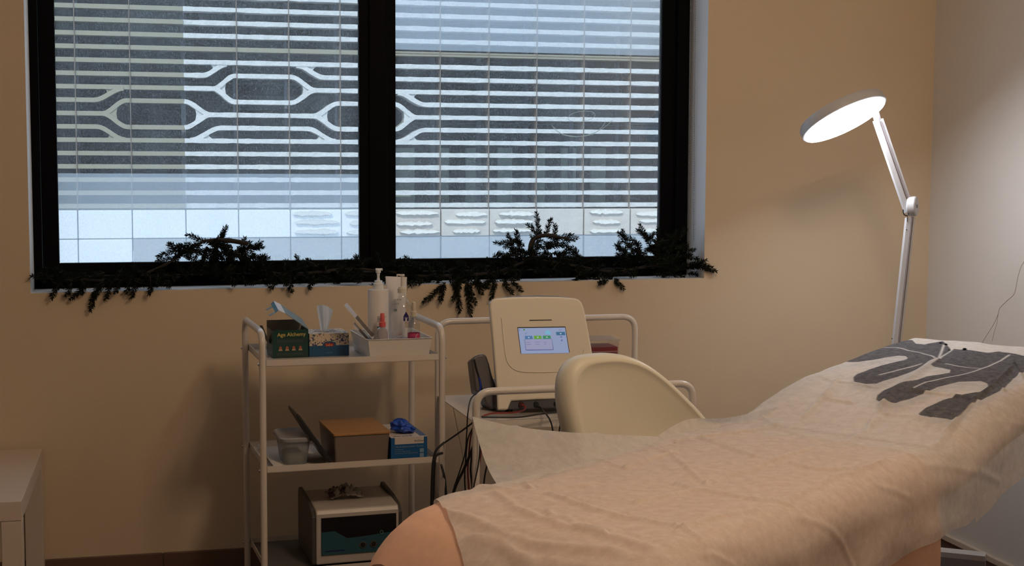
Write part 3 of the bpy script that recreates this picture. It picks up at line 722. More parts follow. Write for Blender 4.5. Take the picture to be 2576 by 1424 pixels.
# tall white pump bottle
yb = .135; BMx, p = bottle_frame(952, 800, yb); h = zat(728, 952, yb); r = pxw(25.5, yb)
PB = thing('pump_bottle', 'tall white lotion pump bottle with small dark print standing in the tray', 'bottle', M=BMx)
MB().lathe([(r*.9, 0), (r, .004), (r, h-.004), (r*.96, h), (r*.35, h+.001)], n=36).build('bottle_body', M_wplast, PB, world=False)
zt_ = zat(675, 952, yb); rc = pxw(12.5, yb)
mb = MB().lathe([(rc, h), (rc, h+.018), (rc*.8, h+.019), (rc*.78, h+.026), (.0055, h+.027), (.0035, h+.036), (.005, zt_-.014), (.0075, zt_-.013), (.0075, zt_-.004), (.006, zt_-.003)], n=20)
mb.hexa([(-.008, -.005, zt_-.005), (.012, -.004, zt_-.004), (.012, .004, zt_-.004), (-.008, .005, zt_-.005), (-.008, -.005, zt_), (.012, -.003, zt_-.0005), (.012, .003, zt_-.0005), (-.008, .005, zt_)])
mb.box(.009, .0125, -.002, .002, zt_-.007, zt_-.002); mb.build('pump', M_pump, PB, world=False)
yy = -r-.0006
def btext(root, M, body, x, z, size, m, y=yy, bold=0, al='LEFT'): text(body, 'lettering', m, root, M @ face_frame((x, y, z), (1, 0, 0), (0, 0, 1)), size, al, bold=bold)
btext(PB, BMx, 'ACTION\nDE\nGALA', -.010, h*.585, .0064, M_txt)
MB().box(-.010, .003, yy-.0002, yy+.002, h*.425, h*.448).build('teal_bar', M_teal, PB, world=False)
# white tube
yb = .19; BMx, p = bottle_frame(997, 800, yb); h = zat(696, 997, yb); w0, w1_ = pxw(27, yb), pxw(19, yb)
TU = thing('cosmetic_tube', 'white cosmetic tube standing on its cap with a flat crimped top behind the bottles', 'tube', M=BMx)
rings = []
for i in range(13):
    t = i/12; a_ = w1_+(w0-w1_)*t; b_ = w1_*(1-t**2)+.0008; z = .02+(h-.02)*t
    rings.append([V(a_*math.cos(2*PI*k/28), b_*math.sin(2*PI*k/28), z+(-.002*math.cos(2*PI*k/28) if t == 1 else 0)) for k in range(28)])
MB().loft(rings).build('tube_body', M_wplast, TU, world=False)
MB().lathe([(w1_*.95, 0), (w1_*.98, .019), (w1_*.5, .0195)], n=28).build('cap', M_wplast, TU, world=False)
btext(TU, BMx, 'ACTION\nDE\nGALA', -.012, h*.69, .0062, M_txt, y=-w1_*.85)
MB().box(-.012, -.003, -w1_*.9, -w1_*.85+.002, h*.555, h*.572).build('teal_bar', M_teal, TU, world=False)
# clear pump bottle
yb = .095; BMx, p = bottle_frame(1012, 800, yb); h = zat(736, 1012, yb); r = pxw(23.5, yb)
CB = thing('clear_pump_bottle', 'clear hand sanitizer pump bottle with a blue emblem and pink print in the tray', 'bottle', M=BMx)
sh = zat(778, 1012, yb)
prof = [(r*.92, 0), (r, .004), (r, sh)]+[(r+(.0085-r)*ez(i/7), sh+(h-sh)*i/7) for i in range(1, 8)]
MB().lathe(prof, n=32).build('bottle_body', M_clear, CB, world=False)
MB().lathe([(r*.94, .002), (r*.95, .05), (r*.95, .0505)], n=28).build('gel', sheer('cloudy gel', (.62, .6, .68), .35, .4), CB, world=False)
zt_ = zat(690, 1012, yb); rc = pxw(11.5, yb)
mb = MB().lathe([(rc, h-.001), (rc*1.02, h+.012), (rc*.85, h+.013), (rc*.8, h+.017), (.0045, h+.018), (.0038, zt_-.006), (.0065, zt_-.005), (.0065, zt_)], n=20)
mb.hexa([(-.016, -.0035, zt_-.003), (.006, -.005, zt_-.006), (.006, .005, zt_-.006), (-.016, .0035, zt_-.003), (-.016, -.003, zt_+.0005), (.006, -.005, zt_), (.006, .005, zt_), (-.016, .003, zt_+.0005)])
mb.box(-.017, -.0135, -.002, .002, zt_-.006, zt_-.001); mb.build('pump', mat('cream pump plastic', (.68, .63, .56), .35), CB, world=False)
yy = -r-.0008; M_navy = mat('navy emblem', (.012, .012, .11), .4); M_pink = mat('pink print', (.52, .12, .2), .5); M_mauve = mat('mauve print', (.35, .2, .26), .5)
ez0, ez1 = zat(805, 1018, yb), zat(783, 1018, yb); xc = .0045
mb = MB(); mb.prism([V(xc-.0078, yy, ez0), V(xc+.0078, yy, ez0), V(xc+.0078, yy, ez0+.014), V(xc, yy, ez1+.002), V(xc-.0078, yy, ez0+.014)], (0, .001, 0)); mb.build('emblem', M_navy, CB, world=False)
mb = MB(); W_ = M_wplast
for s in (-1, 1): mb.tube([V(xc+s*.005, yy-.0002, ez0+.011), V(xc+s*.0022, yy-.0002, ez0+.007), V(xc+s*.0015, yy-.0002, ez0)], .0006, 4)
mb.tube([V(xc, yy-.0002, ez0+.012), V(xc, yy-.0002, ez0)], .001, 4); mb.build('emblem_mark', W_, CB, world=False)
btext(CB, BMx, 'LIFE', xc, ez0-.0075, .0068, M_mauve, y=yy, al='CENTER')
MB().box(-.001, .0075, yy, yy+.002, .0255, .0315).build('pink_tag', mat('crimson print', (.35, .03, .08), .5), CB, world=False)
MB().box(-.010, .0085, yy, yy+.002, .006, .0165).build('pink_band', M_pink, CB, world=False)
MB().prism([V(.004+.0035*math.cos(k*PI/6), yy-.0003, .011+.0035*math.sin(k*PI/6)) for k in range(12)], (0, .0003, 0)).build('round_mark', M_navy, CB, world=False)
MB().prism([V(.004+.0017*math.cos(k*PI/6), yy-.0006, .011+.0017*math.sin(k*PI/6)) for k in range(12)], (0, .0003, 0)).build('round_mark', M_wplast, CB, world=False)
for k, (xa, xb, z) in enumerate(((-.018, -.006, .068), (-.018, -.007, .064), (-.018, -.006, .055), (-.018, -.008, .0515), (-.012, .008, .0435), (-.004, .008, .039), (-.004, .008, .0365), (-.018, .009, .033))):
    MB().box(xa, xb, yy+.0008, yy+.003, z, z+.0018).build('text_line', M_mauve if k < 5 else mat('blue grey print', (.2, .25, .36), .5), CB, world=False)
# small spray with white cap
yb = .072; BMx, p = bottle_frame(1041, 820, yb); h = zat(795, 1041, yb); r = pxw(15, yb)
SB = thing('spray_bottle', 'small clear spray bottle with cream cap and a pink and white label in the tray', 'bottle', M=BMx)
MB().lathe([(r*.92, 0), (r, .003), (r, h*.78)]+[(r+(.007-r)*ez(i/5), h*.78+h*.22*i/5) for i in range(1, 6)], n=28).build('bottle_body', M_clear, SB, world=False)
MB().lathe([(r+.0004, .004), (r+.0004, h*.42)], n=28, cap=False).build('label', mat('white label', (.72, .66, .62), .5), SB, world=False)
MB().lathe([(r+.0005, h*.42), (r+.0005, h*.58)], n=28, cap=False).build('label_band', mat('magenta label band', (.5, .05, .13), .4), SB, world=False)
mb = MB(); mb.tube([V(.008, -r*.9, h*.58), V(.002, -r-.0008, h*.52), V(.001, -r-.0008, h*.46), V(-.004, -r-.0008, h*.42)], .0007, 5); mb.build('leaf_mark', M_wplast, SB, world=False)
btext(SB, BMx, 'Hygienic', -.012, h*.475, .0048, M_navy, y=-r-.0008)
for z in (.31, .26, .17): MB().box(-.011, .004, -r-.001, -r+.002, h*z, h*z+.001).build('text_line', M_mauve, SB, world=False)
ztp = zat(760, 1041, yb)
MB().lathe([(.0085, h-.001), (.0088, h+.013), (.0062, h+.0145), (.0058, ztp-.001), (.005, ztp)], n=20).build('cap', mat('cream cap', (.62, .56, .44), .4), SB, world=False)
# pink capped spray
yb = .058; BMx, p = bottle_frame(962, 830, yb); h = zat(821, 962, yb); r = pxw(14, yb)
PS = thing('pink_capped_bottle', 'small clear bottle with coral pink spray cap at the front of the tray', 'bottle', M=BMx)
MB().lathe([(r*.9, 0), (r, .003), (r, h-.009)]+[(r+(.008-r)*ez(i/4), h-.009+.009*i/4) for i in range(1, 5)], n=28).build('bottle_body', M_clear, PS, world=False)
MB().lathe([(r*.9, .003), (r*.93, h*.8), (.008, h-.002)], n=28).build('liquid', sheer('cloudy liquid', (.6, .5, .5), .5, .4), PS, world=False)
ztp = zat(788, 962, yb)
MB().lathe([(.0098, h-.001), (.0098, h+.012), (.0072, h+.014), (.0062, ztp-.001), (.0055, ztp)], n=20).build('cap', mat('coral pink cap', (.62, .10, .09), .4), PS, world=False)
# leaflets leaning against the tray side
def card(name, label, a, b, y, wid, th_, m, m2, cat='leaflet'):
    A, B = T1x(*a, y), T1x(*b, y); M = T1 @ Matrix.Translation(A)
    o = thing(name, label, cat, M=M); d = B-A; n = V(-d.z, 0, d.x).normalized()*th_
    wv = V(.3*wid, wid, 0); MB().prism([V(0, 0, 0), d, d+wv, wv], n).build('card', m, o, world=False)
    pa, pb = d*.04, d*.62; off = -n.normalized()*.0004
    MB().prism([pa+wv*.06+off, pb+wv*.06+off, pb+wv*.94+off, pa+wv*.94+off], -n*.1).build('printed_side', m2, o, world=False)
    return o
M_photo = mat('dark brown photo print', (.10, .07, .05), .3, var=.9, scale=40)
M_card = mat('glossy white card', (.66, .66, .70), .25)
card('leaflet', 'glossy leaflet leaning out over the left rim of the white tray', (938, 853), (866, 768), .045, .075, .0012, M_card, M_photo)
card('leaflet', 'short white leaflet leaning below the taller one at the left of the tray', (924, 858), (888, 817), .038, .06, .001, M_card, M_photo)

# --- middle shelf
M_ptow = mat('white paper towel', (.66, .62, .56), .9, bump=.3, bscale=150)
l0, l1 = T1x(690, 1166, .004), T1x(845, 1160, .004)
mb = MB(); P = []
for i in range(25):
    row = []
    for j in range(14):
        x = .03+(w1*.93)*i/24*.55*1.75; yq = .006+.33*j/13
        z = fl[1]+.002+.0015*noise.noise(V(x*60, yq*60, 0))+(.012*(1-i/2) if i < 2 else 0)
        row.append(V(min(x, w1-.03), yq, z))
    P.append(row)
mb.grid(P); pt = mb.build('paper_liner', M_ptow, None, world=False, solid=.0012); pt.matrix_world = T1.copy(); tag(pt, 'white paper towel lining the middle shelf of the trolley', 'paper liner')
# translucent food container
cM = sub(T1, (T1x(741, 1150, .09).x, .12, fl[1]+.005))
FC = thing('food_container', 'milky plastic container with rounded lid at the left of the middle trolley shelf', 'container', M=cM)
def rr(w, d, r, z, cx_=0, cy=0, n=5):
    out = []
    for sx, sy, a0_ in ((1, 1, 0), (-1, 1, 90), (-1, -1, 180), (1, -1, 270)):
        for i in range(n+1):
            a_ = math.radians(a0_+90*i/n); out.append(V(cx_+sx*(w/2-r)+r*math.cos(a_), cy+sy*(d/2-r)+r*math.sin(a_), z))
    return out
M_cont = sheer('milky container plastic', (.42, .46, .50), .45, .35); M_lidp = mat('milky lid plastic', (.33, .34, .37), .3)
MB().loft([rr(.064, .13, .018, 0), rr(.082, .155, .022, .070)]).build('tub', M_cont, FC, world=False)
MB().loft([rr(.092, .165, .026, .068), rr(.095, .168, .027, .072), rr(.095, .168, .027, .078), rr(.088, .16, .024, .081), rr(.078, .15, .02, .0795), rr(.07, .142, .018, .0765)]).build('lid', M_lidp, FC, world=False)
MB().box(-.026, .026, -.05, .05, .002, .03).build('contents', mat('pale cotton contents', (.36, .33, .2), .8, var=.4, scale=40), FC, world=False, bevel=.008)
# black tablet leaning
A, B = T1x(836, 1160, .012), T1x(749, 1040, .035); A.z = max(A.z, fl[1]+.004)
tb = thing('tablet', 'thin black tablet leaning between the milky container and the wooden lidded box', 'tablet', M=T1 @ Matrix.Translation(A))
d = B-A; n = V(-d.z, 0, d.x).normalized(); mb = MB()
for yq in (0, .17):
    pass
prof = [V(0, 0, 0), d*.45-n*.0005, d-n*-.001, d*1.005+n*.004, d*.96+n*.008, d*.5+n*.0125, d*.42+n*.0105, d*.03+n*.0125, d*-.01+n*.006]
mb.prism(prof, V(0, .15, 0)); mb.build('case', mat('black plastic case', (.012, .012, .013), .4), tb, world=False, bevel=.0015)
MB().prism([d*.06-n*.0004, d*.94-n*.0004, d*.94-n*.0004+V(0, .14, 0), d*.06-n*.0004+V(0, .14, 0)], -n*.0004).build('display', mat('dark glass display', (.01, .01, .012), .1), tb, world=False)
# wooden lidded box
yq = .02; a0, a1 = T1x(842, 1155, yq), T1x(979, 1150, yq); h = T1x(980, 1090, yq).z-fl[1]-.006
bM = sub(T1, (a0.x, yq, fl[1]+.0055)); bw = a1.x-a0.x; bd = .235; 
WB = thing('storage_box', 'grey brown square box with a flat light wooden lid on the middle trolley shelf', 'box', M=bM)
MB().loft([rr(bw-.006, bd-.006, .006, 0, bw/2, bd/2), rr(bw+.004, bd, .006, h, bw/2, bd/2)], smooth=False).build('box_body', mat('grey brown plastic', (.19, .145, .12), .5, var=.05), WB, world=False)
def wood():
    m = mat('light bamboo wood', (.43, .22, .085), .45); nt = m.node_tree; b = nt.nodes['Principled BSDF']
    tc = nt.nodes.new('ShaderNodeTexCoord'); mp = nt.nodes.new('ShaderNodeMapping'); mp.inputs['Scale'].default_value = (8, 160, 40); nt.links.new(tc.outputs['Object'], mp.inputs[0])
    n = nt.nodes.new('ShaderNodeTexNoise'); n.inputs['Scale'].default_value = 1.4; n.inputs['Detail'].default_value = 4; nt.links.new(mp.outputs[0], n.inputs[0])
    r = nt.nodes.new('ShaderNodeValToRGB'); r.color_ramp.elements[0].position = .3; r.color_ramp.elements[0].color = (.33, .16, .06, 1); r.color_ramp.elements[1].position = .7; r.color_ramp.elements[1].color = (.48, .26, .10, 1)
    nt.links.new(n.outputs[0], r.inputs[0]); nt.links.new(r.outputs[0], b.inputs['Base Color']); return m
MB().loft([rr(bw+.008, bd+.006, .006, h, bw/2, bd/2), rr(bw+.008, bd+.006, .006, h+.007, bw/2, bd/2)], smooth=False).build('lid', wood(), WB, world=False, bevel=.001)
# glove box
yq = .012; a0, a1 = T1x(984, 1148, yq), T1x(1075, 1145, yq); h = T1x(1030, 1102, yq).z-fl[1]-.003; gw_ = a1.x-a0.x; gd_ = .22
gM = sub(T1, (a0.x, yq, fl[1]+.0055)); M_gblue = mat('blue glove carton', (.012, .10, .29), .4)
GX = thing('glove_box', 'blue and white glove box at the right end of the middle trolley shelf', 'box', M=gM)
MB().box(0, gw_, 0, gd_, 0, h).build('box_body', M_gblue, GX, world=False, bevel=.0006)
M_wl = mat('white print area', (.62, .56, .52), .45)
MB().box(0.0, gw_, 0, gd_*.98, h-.0002, h+.0005).build('top_print', M_wl, GX, world=False)
MB().box(gw_*.10, gw_*.90, -.0005, 0, h*.72, h+.0005).build('front_label', M_wl, GX, world=False)
MB().box(gw_*.82, gw_, gd_*.05, gd_, h+.0005, h+.0009).build('top_strip', M_gblue, GX, world=False)
gt = lambda s, x, z, sz, m: text(s, 'lettering', m, GX, gM @ face_frame((x, -.0008, z), (1, 0, 0), (0, 0, 1)), sz)
gt('bioGuard', gw_*.64, h*.80, .0085, M_txt); M_pb = mat('pale blue print', (.22, .34, .48), .5)
gt('Nitrile Examination Gloves', gw_*.10, h*.58, .0078, M_pb); gt('Powder-free', gw_*.10, h*.48, .005, M_pb)
gt('Non-sterile, single use only', gw_*.10, h*.40, .0042, M_pb); gt('Handschuhe Guanti Gants Guantes', gw_*.10, h*.32, .0048, M_pb)
MB().box(gw_*.79, gw_*.90, -.0006, 0, h*.34, h*.50).build('size_mark', M_pb, GX, world=False)
MB().box(gw_*.79, gw_*.90, -.0006, 0, h*.14, h*.30).build('size_mark', M_pb, GX, world=False)
text('EXAM GLOVES', 'lettering', M_navy, GX, gM @ face_frame((gw_*.1, gd_*.07, h+.0007), (1, 0, 0), (0, 1, 0)), .0085)
mb = MB(); P = []; n1, n2 = 26, 40
for i in range(n1+1):
    th_ = PI*i/n1; row = []
    for j in range(n2+1):
        ph = 2*PI*j/n2; dv = V(math.sin(th_)*math.cos(ph), math.sin(th_)*math.sin(ph), math.cos(th_))
        nz = noise.noise(V(math.cos(ph), math.sin(ph), math.cos(th_)*1.2)*2.2+V(3, 1, 0)); nz2 = noise.noise(V(math.cos(ph), math.sin(ph), math.cos(th_)*2)*5)
        r_ = 1+.42*nz+.16*nz2; row.append(V(gw_*.48+dv.x*.034*r_+dv.z*-.004, .075+dv.y*.035*r_, h+.001+max(0, .018+dv.z*.021*r_-.010*(dv.x > 0)*dv.x)))
    P.append(row)
mb.grid(P); gl = mb.build('nitrile_glove', mat('blue nitrile', (.008, .06, .42), .4, var=.1), None, world=False, subsurf=1); gl.matrix_world = gM.copy(); tag(gl, 'crumpled bright blue nitrile glove sticking out on top of the glove box', 'glove')

# --- bottom device
yq = .03; A0, A1 = T1x(789, 1401, yq), T1x(1010, 1386, yq); A0.z = fl[2]+.012
hh = T1x(782, 1286, yq).z-A0.z; dw = A1.x-A0.x; dd = .25; hb = hh+.004
dM = sub(T1, (A0.x, yq, A0.z)); DV = thing('treatment_device', 'white box shaped device with black and teal front panel on the bottom trolley shelf', 'device', M=dM)
M_dev = mat('light grey device shell', (.50, .46, .43), .35); 
side = [V(0, 0, 0), V(0, -.002, hh-.012), V(0, .006, hh), V(0, dd*.35, hh+.006), V(0, dd, hb), V(0, dd, 0)]
MB().prism([v+V(.008, 0, 0) for v in side], V(dw-.016, 0, 0)).build('shell', M_dev, DV, world=False, bevel=.004)
cheek = [V(0, .006, 0), V(0, .004, hh-.02), V(0, .03, hh+.000), V(0, .1, hh+.010), V(0, dd*.8, hb+.012), V(0, dd*.95, hb+.014), V(0, dd, hb), V(0, dd, 0)]
for x in (-.003, dw-.009): MB().prism([v+V(x, 0, 0) for v in cheek], V(.012, 0, 0)).build('side_cheek', mat('dark side cheek', (.07, .065, .065), .45), DV, world=False, bevel=.002)
fx0, fx1, fz0, fz1 = .022, dw-.016, hh*.17, hh*.86
MB().box(fx0, fx1, -.0035, .004, fz0, fz1).build('front_panel', mat('glossy black panel', (.008, .007, .009), .2, coat=.3), DV, world=False, bevel=.001)
M_tealp = mat('teal panel', (.02, .08, .11), .4); fw = fx1-fx0; fh = fz1-fz0
MB().prism([V(fx0+.001, -.0042, fz0+.001), V(fx1-.001, -.0042, fz0+.001), V(fx1-.001, -.0042, fz0+fh*.52), V(fx0+fw*.55, -.0042, fz0+fh*.44), V(fx0+fw*.34, -.0042, fz0+fh*.42), V(fx0+fw*.18, -.0042, fz0+fh*.63), V(fx0+.001, -.0042, fz0+fh*.62)], V(0, .001, 0)).build('teal_inlay', M_tealp, DV, world=False)
for k in (.545, .69):
    c = V(fx0+fw*k, -.0045, fz0+fh*.22); o = MB().tube([c, c+V(0, -.003, 0)], .0095, 24).build('socket', mat('dull brass ring', (.25, .2, .14), .35, metal=.8), DV, world=False)
    MB().tube([c+V(0, -.003, 0), c+V(0, -.0036, 0)], .0072, 20).build('socket_hole', M_black, o, world=False)
    for s in (-1, 1): MB().tube([c+V(s*.0115, 0, 0), c+V(s*.0115, -.002, 0)], .0018, 8).build('screw', M_chrome, o, world=False)
mb = MB(); c = V(fx0+fw*.80, -.005, fz0+fh*.52); mb.tube([c+V(.0045*math.cos(k*PI/8), 0, .0045*math.sin(k*PI/8)) for k in range(17)], .0009, 5); mb.build('ring_mark', mat('green mark', (.12, .28, .2), .5), DV, world=False)
MB().box(fx0+fw*.05, fx0+fw*.30, -.0046, -.0042, fz0+fh*.10, fz0+fh*.125).build('text_line', M_navy, DV, world=False)
MB().box(fx0+fw*.50, fx0+fw*.6, -.0046, -.0042, fz0+fh*.36, fz0+fh*.375).build('text_line', M_navy, DV, world=False)
text('DIGITAL SKIN CLEANER', 'lettering', M_navy, DV, dM @ face_frame((fx0+fw*.05, -.0045, fz0+fh*.09), (1, 0, 0), (0, 0, 1)), .0055)
for x in (.02, dw-.02):
    for y_ in (.02, dd-.02): MB().tube([(x, y_, -.0115), (x, y_, 0.001)], .008, 10).build('foot', M_black, DV, world=False)
# crumpled tissue on the device
mb = MB(); P = []
for i in range(31):
    row = []
    for j in range(21):
        u, v = i/30-.5, j/20-.5; r_ = math.sqrt(u*u+v*v)
        row.append(V(u*.10+.006*noise.noise(V(u*9, v*9, 1)), v*.09+.006*noise.noise(V(u*9, v*9, 5)), .004+.030*max(0, 1-(r_/.62)**2)*(.5+.9*abs(noise.noise(V(u*6, v*6, 9))))+.010*abs(noise.noise(V(u*14, v*14, 3)))))
    P.append(row)
mb.grid(P); 
def stained():
    m = mat('stained crumpled tissue', (.55, .5, .44), .85); nt = m.node_tree; b = nt.nodes['Principled BSDF']; tc = nt.nodes.new('ShaderNodeTexCoord')
    n = nt.nodes.new('ShaderNodeTexNoise'); n.inputs['Scale'].default_value = 28; n.inputs['Detail'].default_value = 4; nt.links.new(tc.outputs['Object'], n.inputs[0])
    r = nt.nodes.new('ShaderNodeValToRGB'); e = r.color_ramp.elements; e[0].position = .40; e[0].color = (.07, .03, .03, 1); e[1].position = .52; e[1].color = (.42, .38, .33, 1)
    nt.links.new(n.outputs[0], r.inputs[0]); nt.links.new(r.outputs[0], b.inputs['Base Color']); return m
ct = mb.build('crumpled_tissue', stained(), None, world=False, solid=.001)
sl = 0; ct.matrix_world = dM @ Matrix.Translation((dw*.44, dd*.5, hh+.008)) @ Matrix.Rotation(sl, 4, 'X'); tag(ct, 'crumpled stained paper tissue lying on top of the white device', 'tissue')

# ------------------------------------------------------------------ second trolley with console
T2 = trolley_frame(1198, 1000, 3.80, math.radians(2))
Yr = 4.28; rb = onL(T2, 1140, 980, 1, .47); d2 = .47
w2 = onL(T2, 1597, 860, 1, d2).x-.0
zb2 = onL(T2, 1300, 804, 1, d2).z; zf2 = onL(T2, 1300, 982, 1, 0).z; zsh = onL(T2, 1205, 1062, 1, 0).z
CT = thing('machine_trolley', 'white tubular trolley with a high back rail carrying the screen console', 'trolley', M=T2)
MB().tube(arc([(0, 0, .05), (0, 0, zf2), (w2, 0, zf2), (w2, 0, .05)], .045, 8), .0105, 14).build('front_frame', M_white, CT, world=False)
MB().tube(arc([(0, d2, .05), (0, d2, zb2), (w2, d2, zb2), (w2, d2, .05)], .045, 8), .0095, 14).build('back_frame', M_white, CT, world=False)
for z in (zsh, .33, .12):
    MB().box(-.004, w2+.004, .012, d2-.011, z-.003, z).build('shelf', M_white, CT, world=False)
    MB().box(.0, w2, -.004+.014, .016, z-.024, z).build('shelf_edge', M_white, CT, world=False)
casters(CT, w2, d2)
# console
pb = T2 @ V(.05, .10, zsh+.0); nrm = V(math.sin(math.radians(-4)), -math.cos(math.radians(14)), math.sin(math.radians(14))).normalized()
pf = onP(1260, 1020, pb, nrm)
# main frame of the console in the world
MC = thing('console', 'cream medical console with a lit touch screen standing on the machine trolley', 'device', onP(1345, 1030, pb, nrm))
back = -nrm
outl = [(1252, 1030), (1250, 975), (1246, 930), (1241, 870), (1236, 815), (1232, 772), (1233, 762), (1238, 754), (1248, 750), (1290, 747), (1350, 745.5), (1410, 746.5), (1447, 750), (1457, 754), (1464, 762), (1470, 778), (1480, 830), (1489, 880), (1496, 930), (1502, 980), (1506, 1026), (1400, 1030)]
lipo = [(1252, 1031), (1250, 975), (1246, 930), (1241, 870), (1236, 815), (1232, 772), (1233, 762), (1238, 754), (1248, 750), (1290, 747), (1350, 745.5), (1410, 746.5), (1447, 750), (1457, 754), (1464, 762), (1470, 778), (1480, 830), (1489, 880), (1496, 930), (1502, 980), (1508, 1020), (1495, 1000), (1480, 1003), (1410, 1003), (1350, 1005), (1286, 1009), (1277, 1031)]
poly = [onP(x, y, pb, nrm) for x, y in lipo]
MB().prism(poly, back*.028).build('front_shell', M_cream, MC, bevel=.006, seg=4)
# inner lower recess line of the front shell
rim_ = [onP(x, y, pb+nrm*.001, nrm) for x, y in ((1262, 800), (1268, 860), (1275, 905), (1292, 928), (1325, 936), (1400, 935), (1440, 930), (1462, 905), (1470, 880))]
MB().tube(spline(rim_, 5), .0016, 6).build('moulded_rim', M_cream, MC)
poly = [onP(x, y, pb, nrm)+back*.028 for x, y in [(1262, 1010), (1250, 900), (1240, 790), (1243, 752), (1262, 744), (1300, 741), (1360, 738), (1410, 740), (1440, 744), (1455, 750), (1472, 800), (1498, 1010)]]
MB().prism(poly, back*.035).build('back_shell', M_mgrey, MC, bevel=.008, seg=4)
# handle line on the top
hp = [onP(x, y, pb, nrm)+back*.07 for x, y in ((1238, 756), (1252, 748), (1300, 742), (1360, 739), (1410, 741), (1446, 746), (1458, 752))]
MB().tube(spline(hp, 5), .0035, 8).build('carry_handle', mat('grey violet handle', (.30, .27, .29), .35), MC)
# base housing
P0, P1 = onP(1262, 1030, pb, nrm), onP(1500, 1030, pb, nrm); zt_ = onP(1300, 1003, pb, nrm).z+.004
zb_ = zsh+.0115
ya_ = P0.y+.004
hp_ = [onP(x, y, pb, nrm)+back*.007 for x, y in [(1251, 1032), (1251, 990), (1270, 975), (1490, 970), (1507, 985), (1510, 1030)]]
hp_[0].z = zb_; hp_[-1].z = zb_
MB().prism(hp_, V(0, .17, .0)).build('base_housing', M_dgrey, MC, bevel=.004, seg=3)
for x in (P0.x+.03, P1.x-.03):
    for yy_ in (ya_+.03, ya_+.2): MB().tube([(x, yy_, zsh+.0005), (x, yy_, zb_+.001)], .010, 10).build('foot', M_black, MC)
# left wing holder
wp = [(1186, 905), (1189, 898), (1204, 892), (1218, 890), (1224, 896), (1231, 915), (1238, 945), (1248, 972), (1252, 1028), (1236, 1030), (1222, 1015), (1213, 990), (1206, 988), (1196, 985), (1190, 940)]
poly = [onP(x, y, pb+back*.05, nrm) for x, y in wp]
wing = MB().prism(poly, back*.09).build('side_holder', mat('charcoal side holder', (.075, .068, .075), .4, var=.05), MC, bevel=.006, seg=3)
gp = [onP(x, y, pb+back*.048, nrm) for x, y in ((1193, 905), (1199, 930), (1207, 955), (1213, 985))]
MB().tube(spline(gp, 4), .0025, 6).build('cable_groove', M_black, MC)
bl = [onP(x, y, pb+back*.045, nrm) for x, y in ((1205, 950), (1208, 960), (1209, 975), (1206, 984))]
MB().tube(spline(bl, 4), .0022, 6).build('blue_lead', mat('blue cable', (.01, .04, .4), .4), MC)
bl = [onP(x, y, pb+back*.035, nrm) for x, y in ((1251, 955), (1249, 965), (1248, 976))]
MB().tube(spline(bl, 4), .0028, 6).build('blue_lead', MATS['blue cable'], MC)
# slot and screen
def onp(x, y, o=0): return onP(x, y, pb+nrm*o, nrm)
MB().prism([onp(1331.5, 804.8, .0006), onp(1388, 804), onp(1388, 806.2), onp(1331.5, 807)], nrm*.0006).build('slot', mat('dark slot', (.03, .012, .01), .6), MC)
def sc_(zx, zy, o): return onp(1290+zx*160/2071, 790+zy*110/1424, o)
MB().prism([sc_(148, 430, .0006), sc_(1712, 408, .0006), sc_(1850, 1255, .0006), sc_(262, 1285, .0006)], nrm*.0008).build('screen_bezel', M_black, MC)
def em(name, c, s=1.0):
    return mat('screen '+name, (0, 0, 0), .4, emis=lin(c), es=s)
scr = MB().prism([sc_(168, 462, .0012), sc_(1700, 440, .0012), sc_(1832, 1268, .0012), sc_(278, 1295, .0012)], nrm*.0008).build('screen', em('lilac', (.52, .57, .70)), MC)
def ui(pts, m, o=.0022): MB().prism([sc_(x, y, o) for x, y in pts], nrm*.0002).build('screen_item', m, scr)
ui([(380, 820), (1270, 805), (1335, 1150), (1310, 1175), (450, 1190), (415, 1165)], em('indigo', (.34, .36, .55)))
ui([(395, 822), (1262, 815), (1312, 1150), (432, 1160)], em('pale', (.55, .56, .68)), .0026)
for pts, c in (([(388, 714), (632, 712), (652, 818), (402, 825)], (.25, .42, .60)), ([(682, 710), (925, 706), (945, 808), (695, 818)], (.34, .58, .20)), ([(975, 707), (1222, 702), (1245, 800), (990, 810)], (.18, .50, .34)), ([(1405, 585), (1690, 580), (1715, 690), (1422, 694)], (.18, .38, .52))):
    ui(pts, em('c%d' % int(c[0]*100+c[1]*1000), c), .003)
    cx_ = sum(p[0] for p in pts)/4; cy_ = sum(p[1] for p in pts)/4
    ui([(cx_-26, cy_-18), (cx_+22, cy_-20), (cx_+30, cy_+18), (cx_-18, cy_+22)], em('icon', (.62, .70, .74)), .0034)
ui([(1140, 515), (1195, 560), (1235, 610), (1235, 660), (1190, 668), (1150, 640), (1110, 672), (1075, 650), (1045, 600), (1090, 560)], em('cyan', (.42, .66, .76)), .0026)
ui([(335, 487), (390, 485), (395, 520), (368, 545), (340, 522)], em('heart green', (.25, .48, .30)), .0026)
mbs = MB(); mbs.tube([sc_(217+26*math.cos(k*PI/6), 522+26*math.sin(k*PI/6), .0026) for k in range(13)], .00035, 4); mbs.build('screen_item', em('ring', (.30, .32, .45)), scr)
ui([(395, 650), (460, 600), (475, 615), (415, 658)], em('pen', (.36, .45, .60)), .0026)
for (x, y, w) in ((425, 915, 130), (430, 985, 165), (720, 905, 170), (735, 975, 140), (1015, 910, 75), (1015, 975, 65), (1505, 508, 90)):
    ui([(x, y), (x+w, y-2), (x+w+3, y+15), (x+3, y+17)], em('faint line', (.44, .45, .58)), .003)
for (x, y, w, h) in ((1545, 730, 60, 40), (1565, 840, 40, 50), (1600, 825, 22, 30)):
    ui([(x, y), (x+w, y-2), (x+w+5, y+h), (x+5, y+h)], em('slate', (.32, .40, .58)), .003)
